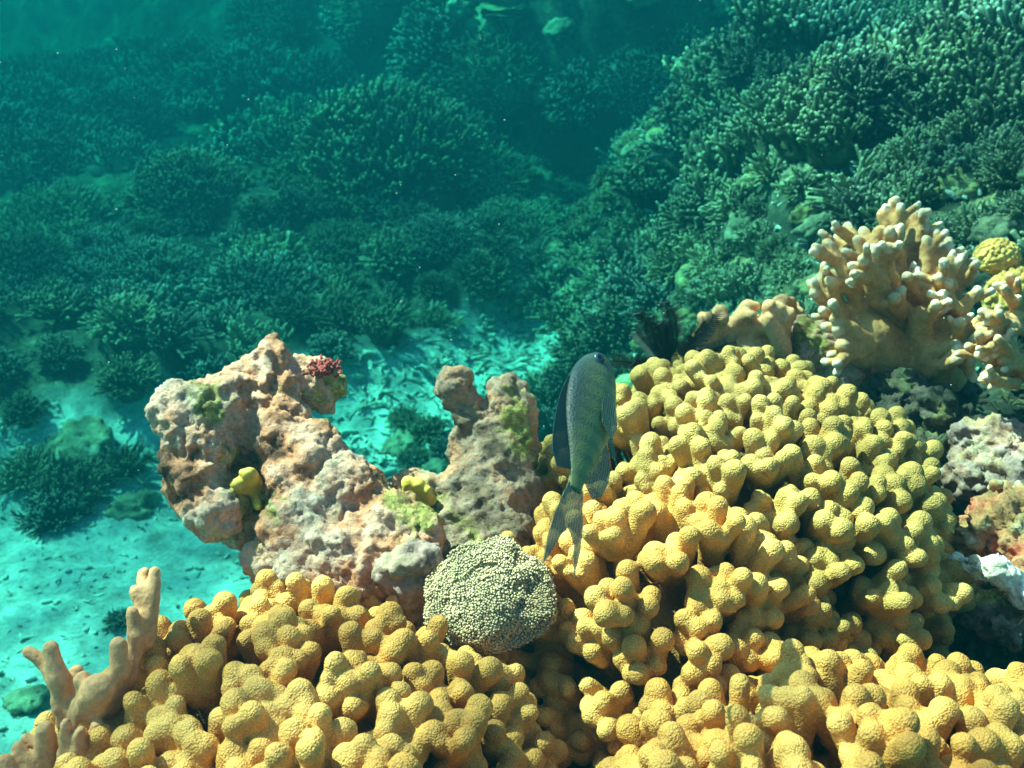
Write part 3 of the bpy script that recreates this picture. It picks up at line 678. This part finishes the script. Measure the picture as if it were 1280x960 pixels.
# ------------------------------------------------------------------ background corals: prototypes
def stag_proto(kind, seed):
    rd = random.Random(seed); g = Geo()
    if kind == 'bush':      # dome of branching staghorn, radius about 0.2
        n, Rb, Lr, rr = 120, .10, (.07, .13), (.0075, .0050)
    elif kind == 'column':  # upright fingers
        n, Rb, Lr, rr = 62, .13, (.09, .20), (.012, .0085)
    elif kind == 'fine':    # fine dense dome
        n, Rb, Lr, rr = 360, .26, (.05, .10), (.0070, .0048)
    elif kind == 'dome':    # big dome of short close fingers
        n, Rb, Lr, rr = 1100, .27, (.045, .095), (.0064, .0048)
    elif kind == 'loose':
        n, Rb, Lr, rr = 46, .06, (.09, .17), (.0095, .0060)
    for k in range(n):
        z = 1 - (1.0 if kind != 'column' else .75) * (k + .5) / n; a = k * 2.399963 + rd.uniform(-.4, .4); s = math.sqrt(max(0, 1 - z * z))
        d = Vector((s * math.cos(a), s * math.sin(a), z * (.8 if kind not in ('fine', 'dome') else .74)))
        st = d * Rb * rd.uniform(.75, 1.0)
        if kind == 'column':
            st = Vector((d.x * Rb, d.y * Rb, rd.uniform(-.04, .02))); dr = Vector((d.x * .35, d.y * .35, 1))
        elif kind in ('fine', 'dome'): dr = d + Vector((0, 0, .5))
        else: dr = d + Vector((0, 0, .25))
        dr = (dr + Vector((rd.gauss(0, .22), rd.gauss(0, .22), rd.gauss(0, .12)))).normalized()
        L = rd.uniform(*Lr); r0, r1 = rr[0] * rd.uniform(.8, 1.2), rr[1] * rd.uniform(.8, 1.2)
        bend = Vector((rd.gauss(0, .01), rd.gauss(0, .01), .004))
        e = st + dr * L; g.finger(st - dr * .03, e, r0, r1, 6, bend)
        for j in range(rd.choice((1, 2, 3)) if kind not in ('fine', 'dome') else rd.choice((0, 1, 1, 2))):
            t = rd.uniform(.3, .8); m = st.lerp(e, t); d2 = (dr + Vector((rd.gauss(0, .6), rd.gauss(0, .6), rd.gauss(.15, .4)))).normalized()
            g.finger(m, m + d2 * L * rd.uniform(.28, .5), r1 * 1.1, r1 * .9, 5, None, 2)
    # crusty base the branches grow from
    bm_v = len(g.v); g.blob((0, 0, -.03), (Rb * 1.0, Rb * 1.0, Rb * .75), 3)
    v, f = g.np(); nb = np.arange(len(v)) >= bm_v
    v[nb] += (v[nb] * (0.25 * fbm(v[nb], 14, 3, seed))[:, None])
    return v, f, g.tip
protos = {}
for kind, ks in (('bush', 4), ('column', 3), ('fine', 2), ('dome', 2), ('loose', 3)):
    for s_ in range(ks):
        v, f, t = stag_proto(kind, 100 + s_ * 7 + len(kind))
        protos[(kind, s_)] = (v, f, t)
PM = {}
def proto_mesh(kind, s_, mat):
    key = (kind, s_, mat)
    if key not in PM:
        v, f, t = protos[(kind, s_)]; PM[key] = mesh_np(kind + '_staghorn', v, f, M[mat], attrs={'tip': t})
    return PM[key]
KS = {'bush': 4, 'column': 3, 'fine': 2, 'dome': 2, 'loose': 3}
NAMES = {'bush': 'staghorn_coral', 'column': 'column_coral', 'fine': 'fine_staghorn_dome', 'loose': 'open_staghorn_coral', 'dome': 'staghorn_dome'}
rd = random.Random(77)
def put(kind, x, y, sc, mat, label, group, sink=.02, tilt=0.5, zs=1.0, z=None, name=None):
    o = bpy.data.objects.new(name or NAMES[kind], proto_mesh(kind, rd.randrange(KS[kind]), mat)); S.collection.objects.link(o)
    nrm = (tnormal(x, y) * tilt + Vector((0, 0, 1 - tilt))).normalized()
    o.location = (x, y, (H(x, y) if z is None else z) - sink * sc)
    qn = nrm.to_track_quat('Z', 'Y') @ Quaternion((0, 0, 1), rd.uniform(0, 6.28))
    o.rotation_mode = 'QUATERNION'; o.rotation_quaternion = qn
    o.scale = (sc * rd.uniform(.92, 1.08), sc * rd.uniform(.92, 1.08), sc * zs)
    tag(o, label, 'coral', group); return o
def pix(x, y, z):
    r = Vector((x, y, z)) - CAM; c, s = math.cos(R(PITCH)), math.sin(R(PITCH))
    d = r.y * c - r.z * s; u = r.y * s + r.z * c
    return (640 + r.x / d * FPX, 480 - u / d * FPX, d) if d > .05 else (-999, -999, d)
def visible(x, y, z, mg=60):
    px, py, d = pix(x, y, z)
    if not (-mg < px < 1280 + mg and -mg < py < 960 + mg): return False
    n_ = 26; t = (np.arange(n_) + 1) / (n_ + 1)
    X_ = CAM.x + (x - CAM.x) * t; Y_ = CAM.y + (y - CAM.y) * t; Z_ = CAM.z + (z + .12 - CAM.z) * t
    hz = glook(Z, X_, Y_)
    return bool((hz < Z_ + 0.06).all())

# big named domes on the left reef
DOM = []
domes = [
 (84, 320, 5.0, 'dome', .98, 'stag_pale', 'pale feathery staghorn dome furthest left, standing apart against blue water'),
 (245, 300, 5.0, 'dome', .95, 'stag_green', 'rounded staghorn dome behind the dark left dome'),
 (200, 385, 4.3, 'dome', .80, 'stag_dark', 'dark staghorn dome on the left with white tipped branches'),
 (318, 365, 4.2, 'dome', .85, 'stag_dark', 'dark staghorn dome directly above the arched rock apex'),
 (492, 265, 5.4, 'dome', 1.85, 'stag_green', 'broad olive staghorn dome, the biggest, in the middle distance'),
 (392, 290, 5.3, 'dome', .95, 'stag_green', 'green staghorn dome at the left foot of the broad olive dome'),
 (632, 330, 4.9, 'dome', .78, 'stag_pale', 'yellow green staghorn dome right of the broad olive dome'),
 (590, 280, 5.3, 'dome', .75, 'stag_dark', 'dark small staghorn dome squeezed between broad and yellow green domes'),
 (440, 370, 4.6, 'dome', .62, 'stag_green', 'low green staghorn dome in front of the broad olive dome'),
 (550, 400, 4.5, 'dome', .60, 'stag_dark', 'low dark staghorn dome left of the narrow end of the sand channel'),
 (50, 430, 4.3, 'dome', .70, 'stag_green', 'low shaded staghorn clump at the left edge under the pale dome'),
]
for (px, py, d, kind, sc, mat, lab) in domes:
    c = P(px, py, d)
    put(kind, c.x, c.y, sc, mat, lab, 'staghorn domes of the left reef', 0, 0.15, 1.15 if 'broad olive dome, the' not in lab else .8, z=max(c.z - .10 * sc * (1 if sc < 1.5 else .6), H(c.x, c.y) - .05)); DOM.append((c.x, c.y, .34 * sc))

def scatter(x0, x1, y0, y1, spacing, cond, choose, tries=4000, cap=300):
    pts = []; cells = []
    for k in range(tries):
        x, y = rd.uniform(x0, x1), rd.uniform(y0, y1)
        if any((x - a) ** 2 + (y - b) ** 2 < spacing * spacing for a, b in pts): continue
        z = H(x, y)
        if not cond(x, y, z) or not visible(x, y, z): continue
        pts.append((x, y)); choose(x, y, z)
        if len(pts) >= cap: break
    return len(pts)
def reefness(x, y): return float(glook(RF, x, y))
# right slope
def right_cond(x, y, z):
    return x > -.1 and reefness(x, y) > .5 and plat_mask(np.array([x]), np.array([y]))[0] < .02 and y < 5.7 and x > 0.28 * (y - 4.3)
def patch(x, y):
    a = float(vnoise(np.array([[x * 1.9 + 3.1, y * 1.9, 4.0]]), 55)[0])
    px, py, d = pix(x, y, H(x, y))
    if 870 < px < 1010 and 180 < py < 430: a += .75
    if 1110 < px < 1240 and 10 < py < 140: a += .8
    return a
def right_choose(x, y, z):
    px, py, d = pix(x, y, z)
    if patch(x, y) > .42: return
    if py < 150: g, lab = 'staghorn corals along the top of the right slope', 'dim green staghorn coral high on the right slope near the top edge'
    elif px < 800: g, lab = 'staghorn corals at the foot of the right slope', 'pale tipped staghorn coral low on the right slope beside the sand channel'
    else: g, lab = 'staghorn corals on the middle of the right slope', 'grey green staghorn coral on the middle of the right slope'
    kind = rd.choices(['bush', 'column', 'loose'], [3, 4, 2] if px > 700 else [4, 1, 2])[0]
    if px < 780 and py > 300: kind = rd.choice(['bush', 'loose', 'bush'])
    mat = rd.choices(['stag_blue', 'stag_green', 'stag_pale', 'stag_dark'], [4, 5, 2, 2])[0]
    put(kind, x, y, rd.uniform(.7, 1.2) * (0.64 if y < 3 else .78), mat, lab, g, 0.01, .45)
print('right', scatter(-.1, 2.6, 1.5, 6.0, .112, right_cond, right_choose, 14000, 420))
# left reef between the domes
def left_cond(x, y, z): return all((x - a) ** 2 + (y - b) ** 2 > (r_ * .8) ** 2 for a, b, r_ in DOM) and x < .15 and reefness(x, y) > .3 and y < 6.6 and y > 2.6
def left_choose(x, y, z):
    px, py, d = pix(x, y, z)
    if px < 340 and py < 265: return
    if px < 330: g, lab = 'small corals of the left reef', 'small dim branching coral on the left reef between the domes'
    else: g, lab = 'small corals of the middle reef', 'small dim branching coral on the middle reef below the broad dome'
    kind = rd.choices(['bush', 'loose', 'column'], [4, 2, 1])[0]
    put(kind, x, y, rd.uniform(.4, .85), rd.choices(['stag_green', 'stag_dark', 'stag_pale', 'stag_blue'], [4, 3, 2, 2])[0], lab, g, .01, .4)
print('left', scatter(-3.2, .2, 2.6, 6.6, .165, left_cond, left_choose, 8000, 290))
# far slope
def far_cond(x, y, z): return reefness(x, y) > .5 and (y > 5.3) and (y > 5.6 or x < .28 * (y - 4.3) + .1)
def far_choose(x, y, z):
    px, py, d = pix(x, y, z)
    if px < 330 and 120 < py < 270 and rd.random() < .45: return
    lab = 'hazy coral clump on the distant reef slope at upper left' if px < 600 else 'hazy coral clump on the dark far cliff at upper centre'
    put(rd.choice(['bush', 'fine', 'bush', 'column']), x, y, rd.uniform(1.1, 1.9) * (1 if px < 600 else .7), rd.choice(['stag_green', 'stag_pale', 'stag_dark', 'stag_blue']), lab,
        'corals of the far slope' if px < 600 else 'corals of the far cliff', .02, .55)
print('far', scatter(-5, 2.2, 5.6, 9.6, .30, far_cond, far_choose, 5000, 170))

# boulder and plate corals
def lump_mesh(name, seed, mat, flat=.7, amp=.35):
    g = Geo(); g.blob((0, 0, 0), 1, 4); v = np.array(g.v); v = v * (1 + amp * fbm(v, 1.5, 4, seed) + .16 * fbm(v, 5, 3, seed + 3))[:, None]; v[:, 2] *= flat
    return mesh_np(name, v, g.f, M[mat])
def plate_mesh(seed):
    """stack of thin wavy shelves with real thickness"""
    r_ = random.Random(seed); V = []; Fc = []
    for t in range(r_.choice((2, 3, 3))):
        n = 26; base = len(V); cx, cy_, cz = r_.uniform(-.3, .3), r_.uniform(-.2, .2), t * .28; Rr = r_.uniform(.6, 1.0); ph = r_.uniform(0, 6)
        for layer, dz in ((0, .03), (1, -.03)):
            V.append((cx, cy_, cz + dz - .10)); 
            for rr in (.5, 1.0):
                for k in range(n):
                    a = 2 * math.pi * k / n; q_ = Rr * rr * (1 + .16 * math.sin(3 * a + ph) + .08 * math.sin(7 * a + ph * 2)); V.append((cx + q_ * math.cos(a), cy_ + q_ * math.sin(a), cz + dz * (1 if rr < 1 else .4) + .06 * math.sin(5 * a + ph) * rr + .10 * (rr - .5)))
        m = 1 + 2 * n
        for layer in (0, 1):
            o_ = base + layer * m
            for k in range(n):
                k2 = (k + 1) % n; tri = (o_, o_ + 1 + k, o_ + 1 + k2); qd = (o_ + 1 + k, o_ + 1 + n + k, o_ + 1 + n + k2, o_ + 1 + k2)
                Fc.append(tri if layer == 0 else tri[::-1]); Fc.append(qd if layer == 0 else qd[::-1])
        for k in range(n):
            k2 = (k + 1) % n; Fc.append((base + 1 + n + k, base + m + 1 + n + k, base + m + 1 + n + k2, base + 1 + n + k2))
    g = Geo(); g.blob((0, 0, -.15), (.35, .35, .6), 2); b0 = len(V); V += g.v; Fc += [tuple(b0 + i for i in t) for t in g.f]
    V = np.array(V, float); V = V + np.stack([.05 * fbm(V, 3, 2, seed), .05 * fbm(V, 3, 2, seed + 5), .05 * fbm(V, 2.5, 2, seed + 9)], 1)
    return mesh_np('plate_coral', V, Fc, M['plate'])
LM = [lump_mesh('boulder_coral', s_, 'boulder') for s_ in (1, 5, 9)]; PMs = [plate_mesh(s_) for s_ in (2, 4, 6)]
def put_mesh(name, me, x, y, sc, label, cat, group, sink=.3, tilt=.5, z=None):
    o = bpy.data.objects.new(name, me); S.collection.objects.link(o); nrm = (tnormal(x, y) * tilt + Vector((0, 0, 1 - tilt))).normalized()
    o.location = (x, y, (H(x, y) if z is None else z) - sink * sc); o.rotation_mode = 'QUATERNION'; o.rotation_quaternion = nrm.to_track_quat('Z', 'Y') @ Quaternion((0, 0, 1), rd.uniform(0, 6.28))
    o.scale = (sc * rd.uniform(.85, 1.2), sc * rd.uniform(.85, 1.2), sc * rd.uniform(.8, 1.1)); return tag(o, label, cat, group)
LP = [lump_mesh('boulder_coral', s_, 'plate') for s_ in (21, 25)]
FR = []
def slope_frag(x, y, z):
    if patch(x, y) < .36: return
    FR.append(1)
    if len(FR) > 200: return
    put(rd.choice(['loose', 'loose', 'bush', 'column']), x, y, rd.uniform(.28, .5), rd.choice(['stag_pale', 'stag_pale', 'stag_green']), 'small broken pale coral branches in a bare patch of the right slope', 'broken corals in the bare patches of the right slope', .0, .5)
def slope_plate(x, y, z):
    px, py, d = pix(x, y, z)
    if patch(x, y) < .3 and rd.random() < .88: return
    if rd.random() < .25: put_mesh('plate_coral', rd.choice(PMs), x, y, rd.uniform(.022, .045), 'small yellowish plate coral among the staghorn on the right slope', 'plate coral', 'plate corals on the right slope', -.5, .4)
    else: put_mesh('boulder_coral', rd.choice(LM + LP + LP), x, y, rd.uniform(.025, .06), 'small lumpy pale coral boulder among the staghorn on the right slope', 'coral boulder', 'coral boulders on the right slope', -.2)
print('plates', scatter(.2, 2.4, 1.6, 5.2, .085, right_cond, slope_plate, 7000, 700))
print('frag', scatter(.2, 2.4, 1.6, 5.2, .065, right_cond, slope_frag, 12000, 1100))
def cliff_plate(x, y, z):
    if rd.random() < .5: put_mesh('plate_coral', rd.choice(PMs), x, y - .05, rd.uniform(.07, .14), 'bluish plate coral jutting from the dark far cliff', 'plate coral', 'plate corals on the far cliff', 0, .1)
    else: put_mesh('boulder_coral', rd.choice(LM), x, y - .05, rd.uniform(.06, .13), 'pale coral lump hanging on the face of the dark far cliff', 'coral boulder', 'coral lumps on the far cliff', 0, .5)
print('cliff', scatter(-.8, 1.6, 5.3, 7.2, .10, far_cond, cliff_plate, 6000, 200))
# lone boulders on the sand
for (px, py, sc, lab) in [(100, 560, .10, 'rounded pale boulder on the sand at the far left'), (165, 640, .07, 'low pale mound on the sand left of the arched rock'), (640, 380, .07, 'pale rock where the sand channel narrows'),
                          (500, 560, .06, 'small pale rock in the sand channel left of the knobbed rock'), (545, 590, .05, 'pale square rock behind the low rock arm'), (40, 880, .05, 'dark flat stone on the sand in the lower left')]:
    # walk along the view ray until it meets the seabed
    for k in range(60, 900):
        c = P(px, py, k * .01)
        if H(c.x, c.y) > c.z: break
    put_mesh('seabed_boulder', rd.choice(LM), c.x, c.y, sc, lab, 'boulder', 'boulders on the sand', 0, .3)
def sand_spot(px, py):
    for k in range(100, 900):
        c = P(px, py, k * .01)
        if H(c.x, c.y) > c.z: return c
    return c
for (px, py, sc, kind, mat, lab) in [(90, 620, .75, 'bush', 'stag_green', 'green bushy coral on the sand at the left edge'), (70, 650, .6, 'bush', 'stag_dark', 'dark bushy coral beside the green one at the left edge'), (160, 590, .55, 'loose', 'stag_green', 'sparse olive coral just left of the arched rock'),
      (40, 600, .6, 'bush', 'stag_pale', 'pale bushy coral nearest the left edge on the rubble'), (535, 545, .42, 'bush', 'stag_green', 'green bushy coral on the sand left of the knobbed rock'), (505, 530, .36, 'bush', 'stag_pale', 'paler low coral in front of the channel rubble'), (555, 570, .35, 'bush', 'stag_blue', 'greyish low coral just behind the knobbed rock stem'),
      (520, 580, .34, 'bush', 'stag_green', 'small coral tuft behind the gap between both rocks'), (150, 780, .22, 'bush', 'stag_dark', 'small dark coral on the sand behind the pinkish finger coral')]:
    c = sand_spot(px, py); put(kind, c.x, c.y, sc, mat, lab, 'bushy corals on the sand', .01, .1)

# ------------------------------------------------------------------ rubble
g = Geo(); rd2 = random.Random(9); cnt = 0
def rub(n, xr, yr, cond, ls):
    xs = np.array([rd2.uniform(*xr) for _ in range(n)]); ys = np.array([rd2.uniform(*yr) for _ in range(n)])
    zs, rf = height(xs, ys); dens = fbm(np.stack([xs, ys, xs * 0], 1), 2.2, 3, 90)
    for x, y, z, r_, dn in zip(xs, ys, zs, rf, dens):
        if not cond(x, y, r_, dn): continue
        a = rd2.uniform(0, 6.28); L = rd2.uniform(*ls); rr = rd2.uniform(.003, .010) * (L / .05) ** .5; d = Vector((math.cos(a), math.sin(a), rd2.gauss(0, .25))).normalized()
        p = Vector((x, y, z + rr * .5)); k = p + d * L * .5 + Vector((rd2.gauss(0, .005), rd2.gauss(0, .005), rd2.gauss(0, .004)))
        g.tube([p, k, p + d * L], [rr * .8, rr, rr * .6], 5)
        if rd2.random() < .3:
            d2 = (d + Vector((rd2.gauss(0, .8), rd2.gauss(0, .8), .3))).normalized(); g.tube([k, k + d2 * L * .4], [rr * .7, rr * .5], 5)
rub(9000, (-2.4, .35), (1.7, 4.6), lambda x, y, r_, dn: r_ < .6 and dn > (.30 if y < 2.7 else -.15), (.015, .07))
rub(1500, (-1.9, .25), (1.5, 3.0), lambda x, y, r_, dn: r_ < .6, (.006, .025))
rub(9000, (-.1, 2.2), (1.5, 4.8), lambda x, y, r_, dn: r_ > .5, (.008, .032))
v, f = g.np(); o = link('coral_rubble', mesh_np('coral_rubble', v, f, M['rubble'])); tag(o, 'broken coral rubble strewn over the sand channel', 'rubble', kind='stuff')
# crumbs on the foreground ledge
g = Geo()
rub(2600, (-.3, 1.0), (.45, 1.35), lambda x, y, r_, dn: r_ > .5 and plat_mask(np.array([x]), np.array([y]))[0] > .5, (.006, .028))
v, f = g.np(); nn = M['redrubble']; o = link('ledge_rubble', mesh_np('ledge_rubble', v, f, M['darkrock'])); tag(o, 'dark crumbs of coral on the foreground ledge', 'rubble', kind='stuff')

# ------------------------------------------------------------------ fish
n = NT('fish_skin')
uv = n.tc.outputs['Object']
sep = n.n('ShaderNodeSeparateXYZ'); n.l(uv, sep.inputs[0])
X_, Z_ = sep.outputs['X'], sep.outputs['Z']
back = n.ramp(n.math('ADD', n.math('MULTIPLY', Z_, 18.0), .5), [(0.22, (0.30, 0.30, 0.14)), (0.50, (0.15, 0.18, 0.055)), (0.80, (0.022, 0.042, 0.038))])
head = n.ramp(n.math('ADD', n.math('MULTIPLY', X_, 9.0), .3), [(0.0, 0.0), (0.62, 0.0), (0.92, 1.0)])
c = n.mix(head, back, (0.018, 0.04, 0.036))
st = n.n('ShaderNodeTexWave'); st.wave_type = 'BANDS'; st.bands_direction = 'X'; st.inputs['Scale'].default_value = 26; st.inputs['Distortion'].default_value = 1.5; st.inputs['Detail'].default_value = 2; st.inputs['Detail Scale'].default_value = 2
n.l(uv, st.inputs['Vector'])
c = n.mix(n.math('MULTIPLY', n.ramp(st.outputs['Fac'], [(0.45, 0.0), (0.85, 1.0)]), .32), c, (0.02, 0.045, 0.04))
sc_ = n.vor(650); c = n.mix(.5, c, n.ramp(sc_, [(0.0, (1.25, 1.25, 1.2)), (0.6, (.7, .7, .7))]), 'MULTIPLY')
M['fish'] = n.done(c, .5, n.bump(sc_, .0004, .7), .35)
n = NT('fish_fin'); n.m.blend_method = 'BLEND' if hasattr(n.m, 'blend_method') else None
ray = n.n('ShaderNodeTexWave'); ray.bands_direction = 'Z'; ray.inputs['Scale'].default_value = 160; ray.inputs['Distortion'].default_value = .6; n.l(n.tc.outputs['Object'], ray.inputs['Vector'])
M['fin'] = n.done(n.ramp(ray.outputs['Fac'], [(0.2, (0.07, 0.09, 0.055)), (0.8, (0.20, 0.21, 0.13))]), .5); n.b.inputs['Alpha'].default_value = .68
n = NT('fish_fin_dark'); M['fin_dark'] = n.done((0.02, 0.045, 0.04), .5); n.b.inputs['Alpha'].default_value = .85
n = NT('fish_eye'); M['eye'] = n.done((0.004, 0.004, 0.005), .08, None, .8)
n = NT('fish_iris'); M['iris'] = n.done((0.02, 0.06, 0.08), .3, None, .6)
def fish(label, loc, L, basis, name='striped_fish'):
    """local axes: x towards the head, z towards the dorsal side, y to the left flank"""
    root = empty(name, loc)
    root.rotation_mode = 'QUATERNION'; root.rotation_quaternion = basis.to_quaternion(); tag(root, label, 'fish')
    xs = [-.36, -.33, -.28, -.20, -.10, 0, .12, .24, .34, .42, .47, .495]
    hz = [.034, .036, .042, .066, .10, .13, .145, .142, .122, .088, .052, .02]
    wy = [.010, .014, .020, .036, .054, .068, .076, .078, .072, .056, .036, .015]
    cz = [0, 0, 0, .0, .0, .0, .0, -.003, -.010, -.018, -.022, -.024]
    t = np.linspace(0, 1, 40); X2 = np.interp(t, np.linspace(0, 1, 12), xs); hz2 = np.interp(t, np.linspace(0, 1, 12), hz); wy2 = np.interp(t, np.linspace(0, 1, 12), wy); cz2 = np.interp(t, np.linspace(0, 1, 12), cz)
    for a_ in (hz2, wy2, cz2): a_[1:-1] = (a_[:-2] + 2 * a_[1:-1] + a_[2:]) / 4
    ns = 28; V = []; 
    bendy = lambda x: .05 * (x * x) * (1 if x < 0 else .3)
    for k in range(40):
        for j in range(ns):
            a = 2 * math.pi * j / ns; cz_ = math.sin(a); cy_ = math.cos(a)
            V.append((X2[k], math.copysign(abs(cy_) ** 1.15, cy_) * wy2[k] + bendy(X2[k]), cz2[k] + cz_ * hz2[k]))
    Fc = [(k * ns + j, k * ns + (j + 1) % ns, (k + 1) * ns + (j + 1) % ns, (k + 1) * ns + j) for k in range(39) for j in range(ns)]
    Fc += [tuple(reversed(range(ns))), tuple(39 * ns + j for j in range(ns))]
    link('body', mesh_np('body', np.array(V) * L, Fc, M['fish']), root)
    def fin(nm, outline, mat, th=.004, yoff=0.0, tilt=0.0, curve=0.0):
        pts = [Vector((x, yoff + tilt * (abs(z)) + curve * x * x + (bendy(x) if yoff == 0 else 0), z)) for x, z in outline]; n_ = len(pts)
        cen = sum(pts, Vector()) / n_
        V = [p * L for p in pts] ; V2 = [Vector((p.x, p.y + th, p.z)) for p in V]; 
        V = [Vector((p.x, p.y - th * L * .5, p.z)) for p in [q_ * L for q_ in pts]] + [Vector((p.x, p.y + th * L * .5, p.z)) for p in [q_ * L for q_ in pts]]
        Fc = [tuple(range(n_)), tuple(reversed(range(n_, 2 * n_)))] + [(k, k + n_, (k + 1) % n_ + n_, (k + 1) % n_) for k in range(n_)]
        link(nm, mesh_np(nm, np.array([tuple(p) for p in V]), Fc, mat, smooth=False), root)
    fin('dorsal_fin', [(.26, .12), (.20, .15), (.10, .172), (0, .18), (-.10, .178), (-.18, .172), (-.25, .158), (-.31, .12), (-.27, .03), (-.15, .06), (0, .11), (.15, .13)], M['fin_dark'])
    fin('anal_fin', [(.02, -.11), (-.04, -.15), (-.14, -.175), (-.22, -.17), (-.30, -.145), (-.34, -.10), (-.28, -.03), (-.16, -.05)], M['fin'])
    fin('tail_fin', [(-.34, .042), (-.42, .060), (-.52, .080), (-.64, .090), (-.78, .085), (-.70, .055), (-.63, .035), (-.57, .015), (-.555, 0), (-.57, -.02), (-.61, -.05), (-.66, -.055), (-.74, -.080), (-.62, -.085), (-.50, -.075), (-.42, -.055), (-.34, -.042)], M['fin'])
    for sd, nm in ((1, 'pectoral_fin'), (-1, 'pectoral_fin')):
        fin(nm, [(.20, -.04), (.12, .0), (.00, -.02), (-.06, -.08), (.02, -.11), (.14, -.09)], M['fin'], .003, sd * .080, 0, sd * -.02)
    fin('pelvic_fin', [(.14, -.12), (.06, -.16), (-.08, -.21), (-.02, -.15), (.06, -.12)], M['fin'])
    for sd in (1, -1):
        g = Geo(); g.blob((.385 * L, sd * .056 * L, .030 * L), (.033 * L, .015 * L, .033 * L), 3); v, f = g.np(); ir = link('eye', mesh_np('eye', v, f, M['iris']), root)
        g = Geo(); g.blob((.387 * L, sd * .062 * L, .030 * L), (.027 * L, .0135 * L, .027 * L), 3); v, f = g.np(); link('pupil', mesh_np('pupil', v, f, M['eye']), ir)
    return root
a_, b_ = P(716, 640, .60), P(744, 462, .69)
fx = (b_ - a_).normalized()
view = (P(725, 570, .65) - CAM).normalized()
toL = (P(600, 570, .65) - P(725, 570, .65)).normalized()       # picture left: the dorsal side
fz = (toL - view * 1.15); fz = (fz - fx * fz.dot(fx)).normalized(); fy = fz.cross(fx)
basis = Matrix((fx, fy, fz)).transposed()
fish('striped olive green damselfish with dark head hovering nose up over golden soft coral', a_.lerp(b_, .56), (b_ - a_).length * 1.17, basis)
# small dark fish off the right slope
bx = Vector((-.9, .3, -.25)).normalized(); bz = Vector((0, 0, 1)); bz = (bz - bx * bz.dot(bx)).normalized(); by = bz.cross(bx)
M_f, M['fish'] = M['fish'], M['fin_dark']
fish('tiny dark fish silhouetted left of the right slope', P(823, 196, 3.2), .085, Matrix((bx, by, bz)).transposed(), 'dark_fish'); M['fish'] = M_f

g = Geo(); rd3 = random.Random(4)
for k in range(420):
    d = rd3.uniform(.5, 3.5); c = P(rd3.uniform(-40, 1320), rd3.uniform(-40, 700), d)
    if H(c.x, c.y) > c.z - .03: continue
    r_ = rd3.uniform(.0004, .0009) * (.6 + .35 * d); g.blob(c, (r_, r_ * rd3.uniform(.5, 1), r_ * rd3.uniform(.5, 1)), 1)
v, f = g.np(); nn = NT('marine_snow'); ms = nn.done((.5, .45, .35), .9)
tag(link('marine_snow', mesh_np('marine_snow', v, f, ms)), 'fine pale particles drifting in the water', kind='stuff')

# ------------------------------------------------------------------ water: unseen surface sheet added to dapple the sunlight, and the water body
n = NT('caustic_water_sheet')
for nd in list(n.t.nodes):
    if nd.bl_idname == 'ShaderNodeBsdfPrincipled': n.t.nodes.remove(nd)
mp = n.n('ShaderNodeMapping'); mp.inputs['Location'].default_value = (0.35, 0.2, 0); n.l(n.pos, mp.inputs['Vector'])
wv = n.n('ShaderNodeTexNoise'); wv.inputs['Scale'].default_value = 2.2; wv.inputs['Detail'].default_value = 2; n.l(mp.outputs[0], wv.inputs['Vector'])
vm = n.n('ShaderNodeVectorMath'); vm.operation = 'MULTIPLY_ADD'; vm.inputs[1].default_value = (.5, .5, 0); n.l(wv.outputs['Color'], vm.inputs[0]); n.l(mp.outputs[0], vm.inputs[2])
e1 = n.vor(4.2, 'DISTANCE_TO_EDGE', 'Distance', vm.outputs[0]); e2 = n.vor(9.0, 'DISTANCE_TO_EDGE', 'Distance', vm.outputs[0])
l1 = n.ramp(e1, [(0.0, 1.0), (0.06, 0.55), (0.28, 0.16)]); l2 = n.ramp(e2, [(0.0, 1.0), (0.12, 0.55), (0.4, 0.45)])
big_ = n.ramp(n.noise(1.3, 2, .5, vec=mp.outputs[0]), [(0.38, 0.40), (0.62, 1.0)])
tr = n.mix(1.0, n.mix(.45, l1, l2), big_, 'MULTIPLY')  # caustic light pattern painted into the transparency of the sheet
tb = n.n('ShaderNodeBsdfTransparent'); n.l(tr, tb.inputs['Color']); n.l(tb.outputs[0], n.out.inputs['Surface'])
xs = np.linspace(-38, 38, 60); X3, Y3 = np.meshgrid(xs, xs + 14); Z3 = HAZE_TOP + .08 + .02 * np.sin(X3 * 1.7) * np.sin(Y3 * 1.3)
i3 = np.arange(3600).reshape(60, 60); q3 = np.stack([i3[:-1, :-1], i3[:-1, 1:], i3[1:, 1:], i3[1:, :-1]], -1).reshape(-1, 4)
tag(link('caustic_water_sheet', mesh_np('caustic_water_sheet', np.stack([X3.ravel(), Y3.ravel(), Z3.ravel()], 1), q3, n.m)), 'unseen water sheet overhead with a painted caustic pattern that dapples the sunlight', kind='structure')

m = bpy.data.materials.new('water_haze'); m.use_nodes = True; t = m.node_tree
for nd in list(t.nodes):
    if nd.bl_idname != 'ShaderNodeOutputMaterial': t.nodes.remove(nd)
pv = t.nodes.new('ShaderNodeVolumePrincipled'); pv.inputs['Density'].default_value = W_DENS
pv.inputs['Color'].default_value = (*W_COL, 1); pv.inputs['Absorption Color'].default_value = (*W_ABS, 1); pv.inputs['Anisotropy'].default_value = 0.2
t.links.new(pv.outputs[0], t.nodes['Material Output'].inputs['Volume'])
bm = bmesh.new(); bmesh.ops.create_cube(bm, size=1); me = bpy.data.meshes.new('haze'); bm.to_mesh(me); bm.free(); me.materials.append(m)
o = link('haze', me); zb = float(Z.min()) - 1.0
o.scale = (86, 74, HAZE_TOP - zb); o.location = (0, 15, (HAZE_TOP + zb) / 2)
tag(o, 'blue green sea water that veils the distance', 'water', kind='stuff')
